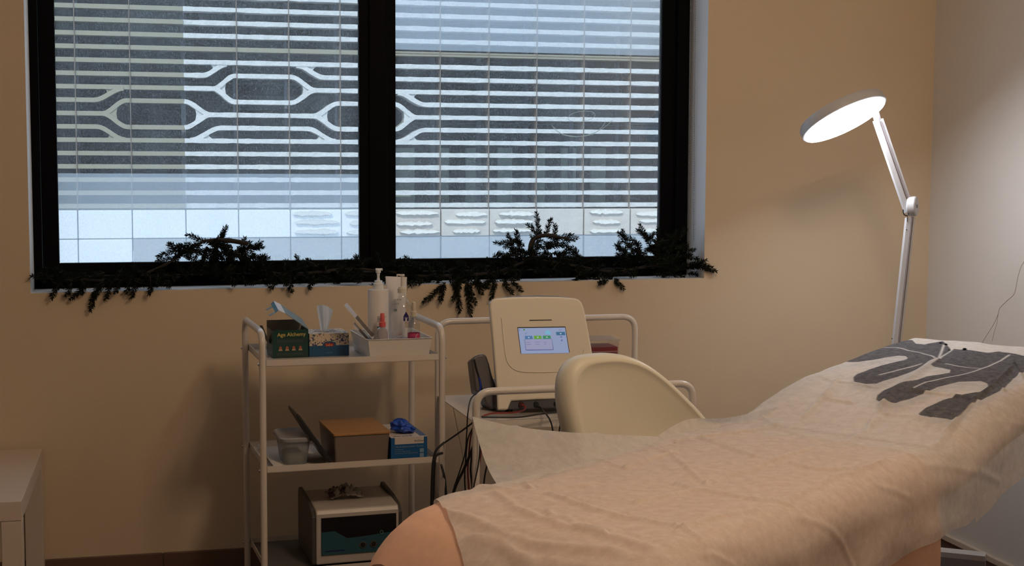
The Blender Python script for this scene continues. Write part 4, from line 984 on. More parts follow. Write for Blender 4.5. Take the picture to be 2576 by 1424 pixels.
# sockets and plugs in the base
for k, x in enumerate((1313, 1351, 1401)):
    p = onp(x, 1018, .004); p.y = ya_-.003
    MB().tube([p+V(0, .004, 0), p+V(0, -.006, 0)], [.0075, .007], 14).build('socket', mat('plug red', (.06, .012, .012), .4) if k == 0 else M_black, MC)

# sharps / red container behind the console
rc_ = T2 @ V(0, d2-.13, 0); Yc = rc_.y
c0, c1 = onY(1440, 870, Yc), onY(1557, 857, Yc)
zc1 = onY(1550, 857, Yc).z; zc0 = zsh
RCn = thing('red_tray_box', 'clear plastic box with dark red contents behind the console at the right of its trolley', 'box', (c0.x, Yc, zc0))
MB().box(c0.x, c1.x, Yc, Yc+.10, zc0+.001, zc1).build('clear_box', M_clear, RCn)
zr = onY(1550, 873, Yc).z
MB().box(c0.x+.003, c1.x-.003, Yc+.003, Yc+.097, zc0+.004, zr).build('red_contents', mat('dark red plastic', (.20, .012, .02), .4, var=.2), RCn)
zl_ = onY(1520, 885, Yc).z
MB().box(c0.x+.002, c1.x-.002, Yc-.001, Yc, zl_, zl_+.0015).build('edge_line', mat('pale edge', (.45, .3, .28), .4), RCn)
MB().box(c0.x-.002, c1.x+.003, Yc-.003, Yc+.103, zc1, zc1+.004).build('lid', sheer('clear lid', (.6, .52, .46), .55, .4), RCn)

# ------------------------------------------------------------------ stool with shell backrest
ctr = onD(1600, 1060, 3.66); ctr.z = 0
fa = math.radians(-14)
CH = thing('stool', 'ivory upholstered stool with a large rounded backrest behind the treatment bed', 'chair', ctr)
nr = V(math.sin(math.radians(12)), -math.cos(math.radians(12)), .18).normalized()
pc = onD(1600, 990, 3.58)
ol = [(1440, 1092), (1428, 1040), (1422, 990), (1425, 945), (1440, 912), (1466, 894), (1502, 887), (1545, 885), (1585, 891), (1625, 906), (1665, 932), (1705, 966), (1742, 1002), (1778, 1040), (1808, 1080), (1828, 1125), (1830, 1170), (1805, 1215), (1750, 1245), (1680, 1258), (1600, 1258), (1530, 1240), (1480, 1195), (1455, 1140)]
O = spline([onP(x, y, pc, nr) for x, y in ol+ol[:1]], 3)[:-1]; cen = onP(1615, 1060, pc, nr)
crim = onP(1625, 1062, pc, nr)
rings = []
def ringat(s, dep, c): return [c+(p-c)*s - nr*dep for p in O]
for s, dp in ((.02, .030), (.3, .027), (.55, .019), (.75, .009), (.84, .004)): rings.append(ringat(s, dp, crim))
c2_ = cen.lerp(crim, .5)
for s, dp in ((.855, .0015), (.87, .001), (.90, .002), (.935, .006), (.965, .014), (.988, .026), (1.0, .044)): rings.append(ringat(s, dp, crim.lerp(cen, (s-.855)/.145)))
for s, dp in ((.985, .062), (.93, .078), (.8, .095), (.5, .115), (.02, .12)): rings.append(ringat(s, dp, cen))
MB().loft(rings, cap=True).build('backrest', M_chair, CH)
sc0 = ctr+V(.02, .12, 0)
MB().lathe([(.02, .40), (.17, .40), (.19, .42), (.19, .455), (.17, .475), (.02, .48)], sc0, 32).build('seat', M_chair, CH)
MB().tube([sc0+V(0, 0, .08), sc0+V(0, 0, .40)], .024, 14).build('column', M_chrome, CH)
MB().tube(arc([sc0+V(0, 0, .39), sc0+V(-.02, -.12, .36), V(cen.x, cen.y+.10, .45), V(cen.x, cen.y+.09, cen.z-.04)], .05), .012, 8).build('back_bracket', M_chrome, CH)
for k in range(5):
    a_ = 2*PI*k/5+.4; e = sc0+V(.21*math.cos(a_), .21*math.sin(a_), .055)
    o = MB().tube([sc0+V(0, 0, .09), e], [.018, .011], 8).build('leg', M_chrome, CH)
    MB().tube([e+V(-.012, 0, -.028), e+V(.012, 0, -.028)], .026, 14).build('caster', M_dgrey, o)

# ------------------------------------------------------------------ treatment bed
ZB = .70
HF = onZ(1870, 1050, ZB); LF = onZ(1163, 1240, ZB)
dv = (HF-LF).normalized(); nv = V(dv.y, -dv.x, 0)
if nv.y > 0: nv = -nv
LL = (HF-LF).length
W = .60
def solve_far(px, py):          # profile point from the far edge outline
    d = ray(px, py); n = nv
    t = (HF-CAM).dot(n)/d.dot(n); p = CAM+d*t; return (p-HF).dot(dv), p.z
prof_px = [(925, 1424), (950, 1380), (990, 1325), (1040, 1282), (1110, 1254), (1226, 1224), (1453, 1168), (1645, 1110), (1870, 1050), (1925, 1011), (1986, 970), (2019, 951), (2074, 928), (2137, 906), (2226, 873), (2289, 854)]
PR = [solve_far(*p) for p in prof_px]
PR = [(PR[0][0]-.01, PR[0][1]-.22)]+PR
for i in range(1, len(PR)):
    if PR[i][0] <= PR[i-1][0]: PR[i] = (PR[i-1][0]+.004, PR[i][1])
S0, S1 = PR[0][0], PR[-1][0]
def prz(s):
    if s <= PR[0][0]: return PR[0][1]
    for i in range(len(PR)-1):
        if s <= PR[i+1][0]:
            a_, b_ = PR[i], PR[i+1]; return a_[1]+(b_[1]-a_[1])*(s-a_[0])/(b_[0]-a_[0])
    return PR[-1][1]
def przs(s):   # smoothed
    if s < PR[5][0]: return prz(s)
    return (prz(s-.03)+2*prz(s)+prz(s+.03))/4 if s+.03 < S1 else prz(s)
RB = .035
RN = .075
def bedP(s, v, off=0, drop=None):
    """v: across, 0 far edge .. W near edge, beyond = hanging"""
    z = przs(s); x = v; dz_ = 0
    q = W-RN
    if v > q:
        t = v-q
        if t < RN*PI/2: x = q+RN*math.sin(t/RN); dz_ = -RN*(1-math.cos(t/RN))
        else: x = W; dz_ = -RN-(t-RN*PI/2)
    if v < RB:
        t = RB-v
        if t < RB*PI/2: x = RB-RB*math.sin(t/RB); dz_ = -RB*(1-math.cos(t/RB))*.999
        else: x = 0; dz_ = -RB-(t-RB*PI/2)
    # first roundness must keep the outline at the edge: lift by a hair
    n_ = V(0, 0, 1)
    if dz_ < 0:
        if v > q: a_ = min((v-q)/RN, PI/2); n_ = nv*math.sin(a_)+V(0, 0, math.cos(a_))
        else: a_ = min((RB-v)/RB, PI/2); n_ = -nv*math.sin(a_)+V(0, 0, math.cos(a_))
    p = HF+dv*s+nv*(x-RB*.35); p.z = z+dz_
    return p+n_*off, n_
BED = thing('treatment_bed', 'padded treatment bed with a raised head end, covered with sheets', 'bed', HF+dv*(-.35)+nv*.3-V(0, 0, ZB))
M_vinyl = mat('cream vinyl pad', (.64, .49, .37), .5)
def pad(s0, s1, name, th_=.09):
    n = 24; rings = []
    for i in range(n+1):
        s = s0+(s1-s0)*i/n; r = []
        sec = [(.03, 0), (W*.5, 0), (W-.075, -.002), (W-.035, -.018), (W-.012, -.055), (W-.010, -th_), (.008, -th_), (.008, -.03), (.012, -.012)]
        for x, z in sec:
            p = HF+dv*s+nv*(x-RB*.35); p.z = przs(s)+z-.010; r.append(p)
        rings.append(r)
    return MB().loft(rings, smooth=False).build(name, M_vinyl, BED, bevel=.004)
pad(PR[4][0], -.02, 'seat_pad'); pad(0, S1-.01, 'back_pad')
cb = HF+dv*(-.45)+nv*(W/2); 
MB().box(-.42, .42, -.22, .22, .50, .59, M=Matrix.Translation(V(cb.x, cb.y, 0)) @ Matrix.Rotation(math.atan2(dv.y, dv.x), 4, 'Z')).build('frame', M_white, BED, bevel=.01)
Mb = Matrix.Translation(V(cb.x, cb.y, 0)) @ Matrix.Rotation(math.atan2(dv.y, dv.x), 4, 'Z')
MB().box(-.14, .14, -.13, .13, .12, .50, M=Mb).build('column', M_white, BED, bevel=.02)
MB().box(-.38, .38, -.24, .24, .0, .12, M=Mb).build('base_plate', M_white, BED, bevel=.02)
mb = MB(); s_ = .45
for v in (.1, W-.1):
    a_ = HF+dv*.0+nv*v; a_.z = .56; b_ = HF+dv*.5+nv*v; b_.z = przs(.5)-.11; mb.tube([a_, b_], .015, 8)
mb.build('back_support', M_white, BED)
# white metal box with grey front seen under the head end
fx0_ = onZ(2362, 1388, .13); fx1_ = onZ(2478, 1400, .13)
d_ = (fx1_-fx0_); 
BX = thing('floor_unit', 'low white topped grey unit standing on the floor under the head of the bed', 'box', V(fx0_.x, fx0_.y, 0))
bk = V(-d_.y, d_.x, 0).normalized()*.055
MB().prism([fx0_-V(d_.x, d_.y, 0)*1.2, fx1_, fx1_+bk, fx0_-V(d_.x, d_.y, 0)*1.2+bk], V(0, 0, -.016)).build('top_panel', mat('white top panel', (.62, .6, .6), .4), BX)
lo = [fx0_-V(d_.x, d_.y, 0)*1.2, fx1_, fx1_+bk, fx0_-V(d_.x, d_.y, 0)*1.2+bk]
MB().prism([p-V(0, 0, .016) for p in lo], V(0, 0, -.112)).build('cabinet_body', mat('grey metal front', (.30, .28, .29), .45), BX)

# creases, listed on the photograph and laid onto the sheet
def cl(pts, sx, ox, oy): return [(ox+x/sx, oy+y/sx) for x, y in pts]
Z6 = (2.9406, 1700, 1000); Z5 = (3.22, 900, 1050); Z7 = (4.746, 2076, 800); Z4 = (2.373, 1400, 700)
CR = []
def crease(pts, z, amp, sig=.006): CR.append((cl(pts, *z), min(amp*1.45, .0042), max(sig*1.1, .0065)))
crease([(640, 165), (780, 265), (1000, 330), (1300, 372), (1560, 410), (1820, 462), (2200, 500), (2345, 575)], Z6, .005, .008)
crease([(230, 665), (380, 610), (560, 560), (720, 490), (930, 425), (1010, 400)], Z6, .004, .006)
crease([(200, 325), (380, 390), (590, 465)], Z6, .003)
crease([(820, 795), (1000, 700), (1200, 610), (1400, 550), (1550, 490)], Z6, .004, .006)
crease([(0, 665), (100, 700), (400, 750), (620, 790), (840, 810), (1000, 855), (1100, 920), (1180, 1010), (1220, 1100), (1260, 1200)], Z6, .0035)
crease([(0, 980), (150, 1040), (300, 1100), (420, 1200)], Z6, .003)
crease([(-300, 800), (0, 745), (130, 715)], Z6, .003)
crease([(0, 1030), (150, 960), (300, 920), (600, 860)], Z6, .003)
crease([(850, 510), (1050, 550), (1240, 555), (1400, 580), (1600, 640), (1690, 690)], Z6, .003)
crease([(1120, -20), (1080, 30), (950, 170)], Z6, .003, .007)
crease([(2090, 190), (1990, 300), (1920, 370)], Z6, .003, .007)
crease([(1530, 150), (1400, 260), (1260, 360)], Z6, .002, .008)
crease([(0, 340), (200, 310), (560, 275), (760, 240)], Z6, .003, .006)
crease([(1120, 640), (1300, 770), (1450, 830), (1620, 890), (2000, 980), (2320, 1080), (2576, 1180)], Z5, .007, .010)
crease([(1540, 790), (1600, 840), (1700, 850), (1800, 920), (2000, 970)], Z5, .007, .008)
crease([(1360, 560), (1410, 605)], Z5, .003)
crease([(1550, 640), (1900, 770), (2300, 850), (2576, 900)], Z5, .004, .008)
crease([(560, 770), (800, 830), (1000, 890), (1200, 990), (1500, 1060), (2100, 1120)], Z5, .005, .010)
crease([(1750, 350), (1950, 370), (2170, 440)], Z5, .002)
crease([(2170, 440), (2350, 370), (2576, 310)], Z5, .003)
crease([(1000, 600), (1400, 620), (1900, 560)], Z5, .003, .012)
crease([(940, 1000), (1150, 1040), (1400, 1200)], Z5, .005, .010)
crease([(-60, 730), (130, 790), (330, 800), (600, 855)], Z7, .002, .004)
crease([(0, 985), (100, 1020), (300, 1040)], Z7, .003, .006)
crease([(200, 700), (60, 880), (0, 1000)], Z7, .002, .004)
crease([(1330, 530), (1150, 640), (950, 800), (780, 930), (690, 1060)], Z7, .0032, .012)
crease([(960, 880), (1100, 910), (1400, 935), (1600, 960), (1780, 1005), (1900, 1060), (2373, 1260)], Z7, .003, .004)
crease([(2250, 590), (2050, 790), (1780, 1010), (1560, 1240), (1450, 1400)], Z7, .003, .004)
crease([(1930, 760), (2030, 810), (2120, 890)], Z7, .003, .004)
crease([(2250, 590), (2330, 720), (2373, 800)], Z7, .004, .006)
crease([(700, 1040), (560, 1250), (500, 1400)], Z7, .002, .006)
crease([(740, 1060), (730, 1180), (900, 1200), (1150, 1230)], Z7, .0018, .009)
crease([(680, 430), (900, 620)], Z4, .002, .006)
crease([(470, 970), (700, 1080), (900, 1260)], Z4, .002, .005)

# leaf print, outlined in the second close-up
LA = [(240, 530), (400, 475), (620, 395), (730, 340), (900, 285), (1040, 285), (1090, 335), (1180, 350), (1290, 325), (1400, 300), (1500, 390), (1480, 430), (1330, 530), (1250, 560), (1160, 620), (1000, 680), (800, 740), (620, 805), (420, 810), (340, 780), (330, 730), (380, 680), (520, 630), (760, 570), (930, 535), (980, 510), (960, 485), (880, 480), (700, 500), (560, 525), (400, 545), (280, 545)]
LB = [(1250, 600), (1400, 620), (1490, 640), (1480, 680), (1350, 705), (1200, 730), (1060, 780), (900, 830), (700, 890), (620, 950), (600, 1010), (640, 1045), (720, 1055), (850, 1045), (1000, 1000), (1200, 920), (1350, 850), (1600, 790), (1850, 780), (1930, 800), (1940, 840), (1850, 900), (1620, 935), (1400, 1000), (1200, 1100), (1110, 1180), (1130, 1210), (1300, 1215), (1560, 1245), (1620, 1200), (1750, 1060), (2000, 940), (2130, 880), (2250, 750), (2420, 640), (2700, 560), (2700, 400), (2373, 480), (2200, 440), (2060, 425), (1940, 445), (1700, 400), (1530, 390), (1480, 440), (1340, 540)]
VN = [[(680, 378), (850, 385), (1000, 420), (1150, 445), (1260, 480), (1350, 525)], [(1350, 525), (1380, 450), (1415, 350)], [(650, 700), (850, 650), (1000, 615), (1150, 580)],
      [(1060, 870), (1200, 800), (1400, 760), (1600, 720), (1800, 660), (1950, 600), (2100, 530), (2200, 465)], [(1440, 570), (1600, 600), (1850, 630)]]
HO = [(1378, 331, 26, 8), (1440, 345, 26, 9), (1482, 405, 22, 7), (1665, 392, 32, 14)]  # slits of the face hole, their dark inside painted as black spots
PL = [cl(p, *Z7) for p in (LA, LB)]; VL = [cl(p, *Z7) for p in VN]
def inpoly(x, y, P):
    c = False; j = len(P)-1
    for i in range(len(P)):
        if (P[i][1] > y) != (P[j][1] > y) and x < (P[j][0]-P[i][0])*(y-P[i][1])/(P[j][1]-P[i][1])+P[i][0]: c = not c
        j = i
    return c
def dseg(p, a, b):
    ax, ay = a; bx, by = b[0]-ax, b[1]-ay; px, py = p[0]-ax, p[1]-ay
    t = max(0, min(1, (px*bx+py*by)/(bx*bx+by*by+1e-12))); return math.hypot(px-t*bx, py-t*by)
# lay the pixel curves onto the bed's own (s, v) coordinates
def to_sv(px, py):
    z = ZB
    for _ in range(14):
        p = onZ(px, py, z); s = (p-HF).dot(dv); z = z*.4+.6*przs(max(S0, min(S1, s)))
    v = (p-HF).dot(nv)+RB*.35
    if v > W-.02:
        pw = HF+nv*(W-.02); d = ray(px, py); t = (pw-CAM).dot(nv)/d.dot(nv); p = CAM+d*t; s = (p-HF).dot(dv); v = W-.02+max(0, przs(s)-p.z)
    return max(S0-.3, min(S1+.3, s)), max(-.05, min(W+.3, v))
def dens(P, k=4): return [(P[i][0]+(P[i+1][0]-P[i][0])*j/k, P[i][1]+(P[i+1][1]-P[i][1])*j/k) for i in range(len(P)-1) for j in range(k)]+[P[-1]]
CRS = []
for P, amp, sig in CR:
    sv = [to_sv(*p) for p in dens(P, 3)]
    CRS.append((sv, amp, sig, min(p[0] for p in sv)-.03, max(p[0] for p in sv)+.03, min(p[1] for p in sv)-.03, max(p[1] for p in sv)+.03))
PLS = [[to_sv(*p) for p in dens(P+P[:1], 4)] for P in PL]
VLS = [[to_sv(*p) for p in dens(P, 3)] for P in VL]
HOS = [[to_sv(*cl([(x+a*math.cos(k*PI/5), y+b*math.sin(k*PI/5))], *Z7)[0]) for k in range(10)] for x, y, a, b in HO]
VLB = [(Q, (min(p[0] for p in Q)-.006, max(p[0] for p in Q)+.006, min(p[1] for p in Q)-.006, max(p[1] for p in Q)+.006)) for Q in VLS]
def sheet_disp(s, v, cr=True):
    d = .0
    kf = 1 if v < W-RN else max(.35, 1-(v-W+RN)/.10)
    for sv, amp, sig, a, b, c, e in (CRS if cr else ()):
        if a < s < b and c < v < e:
            m = min(dseg((s, v), sv[i], sv[i+1]) for i in range(len(sv)-1))
            if m < sig*4: d += kf*1.5*amp*(math.exp(-(m/sig)**1.7) - .2*math.exp(-((m-sig*1.9)/sig)**2))
    q = V(s*2.2+v*1.2, v*7-s*1.5, 0)
    d += .0045*noise.noise(q*1.3)+.002*noise.noise(V(s*14, v*20, 4))
    if s < -.75: d += .005*(-.75-s)/.5*noise.noise(V(s*5+v*6, v*26-s*10, 2))
    return d
def hem(s):      # how far the paper hangs at the near side (v beyond W)
    b = .145+.006*math.sin(s*9)
    if s > .04: b = .16
    return b
EDGE = None
def make_sheet(name, s0, s1, ds, v0, hemf, dvv, off, mats, printed=False, parent=None, disp=True, footcut=None):
    ns = int((s1-s0)/ds); mb = MB(); P = []; cols = []
    nvv = int((W+.15-v0)/dvv)
    def runs(Q, s):
        out = []; j = len(Q)-1
        for i in range(len(Q)):
            if (Q[i][0] > s) != (Q[j][0] > s): out.append(Q[i][1]+(Q[j][1]-Q[i][1])*(s-Q[i][0])/(Q[j][0]-Q[i][0]))
            j = i
        return sorted(out)
    for i in range(ns+1):
        row = []; sr = s0+(s1-s0)*i/ns; vmax = hemf(sr)
        RU = [runs(Q, sr) for Q in PLS] if printed else []; HU = [runs(Q, sr) for Q in HOS] if printed else []
        for j in range(nvv+1):
            v = v0+(W+vmax-v0)*j/nvv; s = sr
            if footcut: f0 = footcut(v); s = f0+(s1-f0)*i/ns
            p, n_ = bedP(s, v)
            d = sheet_disp(s, v, disp)+off
            if v > W+.02: d += (.014*noise.noise(V(s*7, v*4, 1))+.006)*min(1, (v-W-.02)/.10)
            row.append(p+n_*d)
            if printed:
                c = 0; h = 0
                for ru in RU:
                    ins = sum(1 for q in ru if q < v) % 2; m = min([abs(q-v) for q in ru] or [1])
                    c = max(c, min(1, max(0, .5+(m if ins else -m)/.004)))
                for ru in HU:
                    if sum(1 for q in ru if q < v) % 2: h = 1
                if c > 0:
                    for Q, (a_, b_, c_, d_) in VLB:
                        if a_ < s < b_ and c_ < v < d_:
                            m = min(dseg((s, v), Q[k], Q[k+1]) for k in range(len(Q)-1))
                            c = min(c, max(.12, m/.0045))
                cols.append((c, h))
        P.append(row)
    mb.grid(P); o = mb.build(name, mats, parent, recalc=False)
    if printed:
        a = o.data.color_attributes.new('print', 'FLOAT_COLOR', 'POINT')
        for k, c in enumerate(cols): a.data[k].color = (c[0], c[1], 0, 1)
    return o
# peach towelling under-sheet
M_towel = mat('peach towelling', (.74, .46, .335), .95, var=.10, scale=60, bump=.22, bscale=1400)
tow = make_sheet('towel_cover', S0, -.165, .016, -.04, lambda s: .34, .016, -.001, M_towel, disp=False)
tag(tow, 'peach coloured towel cover hanging down the near side and foot of the treatment bed', 'towel cover')
def paper_mat():
    m = sheer('disposable paper sheet', (.80, .765, .73), .33, .22, grain=.10); nt = m.node_tree
    at = nt.nodes.new('ShaderNodeAttribute'); at.attribute_name = 'print'; se = nt.nodes.new('ShaderNodeSeparateColor'); nt.links.new(at.outputs['Color'], se.inputs[0])
    tc = nt.nodes.new('ShaderNodeTexCoord'); n = nt.nodes.new('ShaderNodeTexNoise'); n.inputs['Scale'].default_value = 60; n.inputs['Detail'].default_value = 8; n.inputs['Roughness'].default_value = .75; nt.links.new(tc.outputs['Object'], n.inputs[0])
    r = nt.nodes.new('ShaderNodeValToRGB'); e = r.color_ramp.elements; e[0].position = .35; e[0].color = (.085, .085, .095, 1); e[1].position = .68; e[1].color = (.19, .18, .185, 1); nt.links.new(n.outputs[0], r.inputs[0])
    x = nt.nodes.new('ShaderNodeMix'); x.data_type = 'RGBA'; x.inputs[6].default_value = (.80, .765, .73, 1); nt.links.new(r.outputs[0], x.inputs[7]); nt.links.new(se.outputs[0], x.inputs[0])
    y = nt.nodes.new('ShaderNodeMix'); y.data_type = 'RGBA'; nt.links.new(x.outputs[2], y.inputs[6]); y.inputs[7].default_value = (.005, .005, .005, 1); nt.links.new(se.outputs[1], y.inputs[0])
    for q in nt.nodes:
        if q.type in ('BSDF_DIFFUSE', 'BSDF_TRANSLUCENT'): nt.links.new(y.outputs[2], q.inputs[0])
    # the print and the painted dark slits make the paper opaque
    ms = [q for q in nt.nodes if q.type == 'MIX_SHADER' and q.inputs[2].links and q.inputs[2].links[0].from_node.type == 'BSDF_TRANSPARENT'][0]
    src = ms.inputs[0].links[0].from_socket if ms.inputs[0].links else None
    sb = nt.nodes.new('ShaderNodeMath'); sb.operation = 'SUBTRACT'; sb.use_clamp = True
    if src: nt.links.new(src, sb.inputs[0])
    else: sb.inputs[0].default_value = .2
    mxn = nt.nodes.new('ShaderNodeMath'); mxn.operation = 'ADD'; nt.links.new(se.outputs[0], mxn.inputs[0]); nt.links.new(se.outputs[1], mxn.inputs[1]); nt.links.new(mxn.outputs[0], sb.inputs[1]); nt.links.new(sb.outputs[0], ms.inputs[0])
    return m
M_paper = paper_mat()
SE = to_sv(1130, 1262)[0]
PS1 = thing('paper_sheet', 'translucent white disposable paper sheet with grey leaf print at the head, spread over the bed', 'paper sheet', HF-V(0, 0, 0))
make_sheet('foot_part', SE, -.15, .0038, -.035, hem, .0038, .0065, M_paper, parent=PS1, footcut=lambda v: max(S0+.01, SE-.0-max(0, v)*.75))
make_sheet('head_part', -.15, S1, .0034, -.03, hem, .0034, .0065, M_paper, printed=True, parent=PS1)
# stiff flaps of the sheet standing out beyond the far edge
def flap(inner, outer, name, folds=(), zin=.004):
    n = 26; I = spline(inner, 6); O_ = spline(outer, 6)
    def samp(Q, t): k = t*(len(Q)-1); i = min(int(k), len(Q)-2); return Q[i].lerp(Q[i+1], k-i)
    P = []
    for i in range(n+1):
        row = []; t = i/n
        for j in range(13):
            u = j/12; p = samp(I, t).lerp(samp(O_, t), u)
            p = p+V(0, 0, 1)*(.022*math.sin(PI*u)*-1*(1-t)+.0)
            for (t0, a_) in folds: p = p+V(0, 0, 1)*a_*math.exp(-((t-t0)/.02)**2)
            row.append(p)
        P.append(row)
    return MB().grid(P).build(name, M_paper2, PS1, recalc=False)
M_paper2 = sheer('thin free paper', (.76, .74, .72), .20, .35, grain=.10)
def fe(px, py, o=.008):
    s, z = solve_far(px, py); p = HF+dv*s+nv*.01; p.z = przs(s)+o-.004; return p
inner = [fe(x, y)+nv*.02+V(0, 0, -.001) for x, y in ((1226, 1224), (1340, 1197), (1453, 1168), (1550, 1141), (1645, 1110))]
outer = [onZ(1188, 1048, .80), onZ(1290, 1072, .785), onZ(1400, 1085, .765), onZ(1510, 1092, .74), onZ(1652, 1098, .712)]
fp = flap(inner, outer, 'raised_edge', ((.28, .004), (.72, .005)))
inner = [fe(1640, 1112), fe(1720, 1090), fe(1800, 1068), fe(1870, 1050), fe(1905, 1026)]
for k in range(len(inner)): inner[k] = inner[k]+nv*.05+V(0, 0, .001)
outer = [onZ(1652, 1098, .708), onZ(1700, 1068, .722), onZ(1742, 1053, .73), onZ(1830, 1051, .725), inner[-1]+V(0, 0, .003)]
flap(inner, outer, 'raised_edge')

# ------------------------------------------------------------------ magnifier lamp
LD = 4.5
LP = thing('floor_lamp', 'white jointed treatment lamp with a glowing round head over the bed', 'lamp', V(onD(2240, 960, LD).x, onD(2240, 960, LD).y, 0))
el = onD(2288, 520, LD); lowb = onD(2243, 950, LD); up = onD(2212, 300, LD-.02)
base = V(lowb.x, lowb.y, 0)
def bar(mb, a, b, w, d, M_=None):
    a, b = Vector(a), Vector(b); t = (b-a).normalized(); u = t.cross(fwd).normalized(); v = t.cross(u)
    ring = lambda p: [p+u*w/2+v*d/2, p-u*w/2+v*d/2, p-u*w/2-v*d/2, p+u*w/2-v*d/2]
    mb.loft([ring(a), ring(b)], smooth=False)
k = LD/F
lo = MB(); ax = (el-lowb).normalized(); sx_ = rgt*5*k
bar(lo, lowb, onD(2286, 548, LD), 15*k, .022); lo.build('lower_arm', M_lampw, LP, bevel=.0015)
g = MB(); bar(g, lowb+sx_-fwd*.012, onD(2286, 545, LD)+sx_-fwd*.012, 3*k, .002); g.build('arm_groove', mat('grey groove', (.25, .22, .24), .5), LP)
g = MB(); bar(g, lowb+rgt*12*k, onD(2289, 545, LD)+rgt*10*k, 5*k, .016); g.build('lower_arm', M_lampw, LP, bevel=.001)
u_ = MB(); bar(u_, onD(2282, 535, LD), onD(2203, 303, LD-.02), 13*k, .02); u_.build('upper_arm', M_lampw, LP, bevel=.0015)
u_ = MB(); bar(u_, onD(2291, 515, LD), onD(2217, 299, LD-.02), 8*k, .016); u_.build('upper_arm', M_lampw, LP, bevel=.0015)
u_ = MB(); bar(u_, onD(2285, 510, LD)-fwd*.009, onD(2213, 305, LD-.02)-fwd*.009, 3*k, .004); u_.build('arm_groove', MATS['grey groove'], LP)
jc = onD(2295, 519, LD); jn = (-fwd*.75+rgt*.62).normalized(); j1 = jn.cross(V(0, 0, 1)).normalized(); j2 = j1.cross(jn)
def disc(mb, c, n, r, t0, t1, N=36, rx=1): 
    a_ = n.cross(V(0, 0, 1)).normalized(); b_ = a_.cross(n)
    mb.loft([[c+n*t+(a_*math.cos(2*PI*i/N)+b_*math.sin(2*PI*i/N))*rr_ for i in range(N)] for t, rr_ in ((t0, r*.92), (t0+.003, r), (t1-.003, r), (t1, r*.92))])
mb = MB(); disc(mb, jc, (rgt*.88-fwd*.48).normalized(), 25*k, -.012, .014); mb.build('elbow_joint', M_lampw, LP)
MB().tube([jc+(rgt*.88-fwd*.48).normalized()*.014, jc+(rgt*.88-fwd*.48).normalized()*.0165], .005, 12).build('joint_screw', M_mgrey, LP)
cp = spline([onD(x, y, LD-.014) for x, y in ((2272, 527), (2273, 537), (2278, 542), (2285, 541), (2283, 528))], 4)
MB().tube(cp, .0018, 6).build('cable_loop', M_black, LP)
MB().tube([onD(2283, 545, LD-.013), onD(2282.5, 558, LD-.013)], .0012, 5).build('cable_slit', M_black, LP)
for x, y in ((2280.5, 578), (2244, 852)): MB().tube([onD(x, y, LD-.0105), onD(x, y, LD-.0125)], .0018, 8).build('arm_screw', M_black, LP)
MB().tube([base+V(0, 0, .04), V(lowb.x, lowb.y, lowb.z+.02)], .013, 12).build('stand_pole', M_lampw, LP)
MB().lathe([(.05, 0), (.15, .002), (.155, .02), (.13, .035), (.02, .045)], base, 36).build('base', M_lampw, LP)
# head
HD = 4.42; hc = onD(2125, 303, HD); kk = HD/F; rad = 111*kk
maj = (rgt*.92+upv*.385).normalized(); tilt = .25
dn = (rgt*.385-upv*.92).normalized()
hn = (dn*math.sqrt(1-tilt**2)-fwd*tilt).normalized()       # face normal, looking down and to the camera
mn = hn.cross(maj).normalized()
def ringh(r, t, N=56): return [hc+hn*t+(maj*math.cos(2*PI*i/N)+mn*math.sin(2*PI*i/N))*r for i in range(N)]
MB().loft([ringh(rad*.985, -.001), ringh(rad*1.02, -.003), ringh(rad*1.02, -.024), ringh(rad*.97, -.034), ringh(rad*.6, -.040)]).build('head_shell', M_lampw, LP)
lm = mat('lamp diffuser glow', (.8, .8, .8), .5, emis=(.93, .95, 1.0), es=26)
MB().loft([ringh(rad*.97, 0), ringh(rad*.97, .002), ringh(rad*.9, .003)]).build('diffuser', lm, LP)
hk = onD(2208, 302, HD+.03)
MB().tube([hk, hc+maj*rad*.74-hn*.02], .011, 10).build('head_bracket', M_lampw, LP)

# ------------------------------------------------------------------ cables
def cable(label, pts, r=.0024, m=None, name='cable'):
    """pts: px, py, room depth Y"""
    P = spline([onY(x, y, Y) for x, y, Y in pts], 7)
    return tag(MB().tube(P, r, 8).build(name, m or M_black), label, 'cable', 'cables on and between the two trolleys')
f2 = 3.765
cable('thick pair of black leads looping over the right end of the middle trolley shelf', [(1118, 1113, 3.97), (1098, 1132, 3.96), (1090, 1160, 3.955), (1087, 1200, 3.955), (1085, 1270, 3.96), (1083, 1400, 3.97)], .0036)
cable('thin black lead hanging beside the thick one at the right end of the middle shelf', [(1112, 1140, 3.99), (1096, 1148, 3.965), (1092, 1180, 3.962), (1091, 1220, 3.962), (1089, 1300, 3.965), (1088, 1400, 3.97)], .0042)
cable('black cable rising diagonally from the loaded trolley to the machine trolley leg', [(1112, 1118, 4.06), (1140, 1099, 3.98), (1170, 1078, 3.9), (1196, 1058, 3.84)], .0026)
cable('thin black cable from the grey side holder falling between the two trolleys', [(1199, 988, 3.90), (1184, 1005, 3.86), (1177, 1040, 3.84), (1174, 1090, 3.84), (1170, 1140, 3.85), (1155, 1190, 3.88), (1140, 1235, 3.92), (1128, 1300, 3.95)], .0020)
cable('heavy black cable slanting down left between the trolleys', [(1190, 1125, 3.86), (1178, 1155, 3.86), (1165, 1185, 3.87), (1150, 1215, 3.88), (1140, 1245, 3.89), (1132, 1300, 3.9)], .0042)
cable('dark red cable hanging just left of the machine trolley leg', [(1193, 1072, 3.86), (1184, 1100, 3.86), (1179, 1150, 3.87), (1177, 1190, 3.88), (1181, 1250, 3.89), (1183, 1330, 3.9)], .0024, M_red)
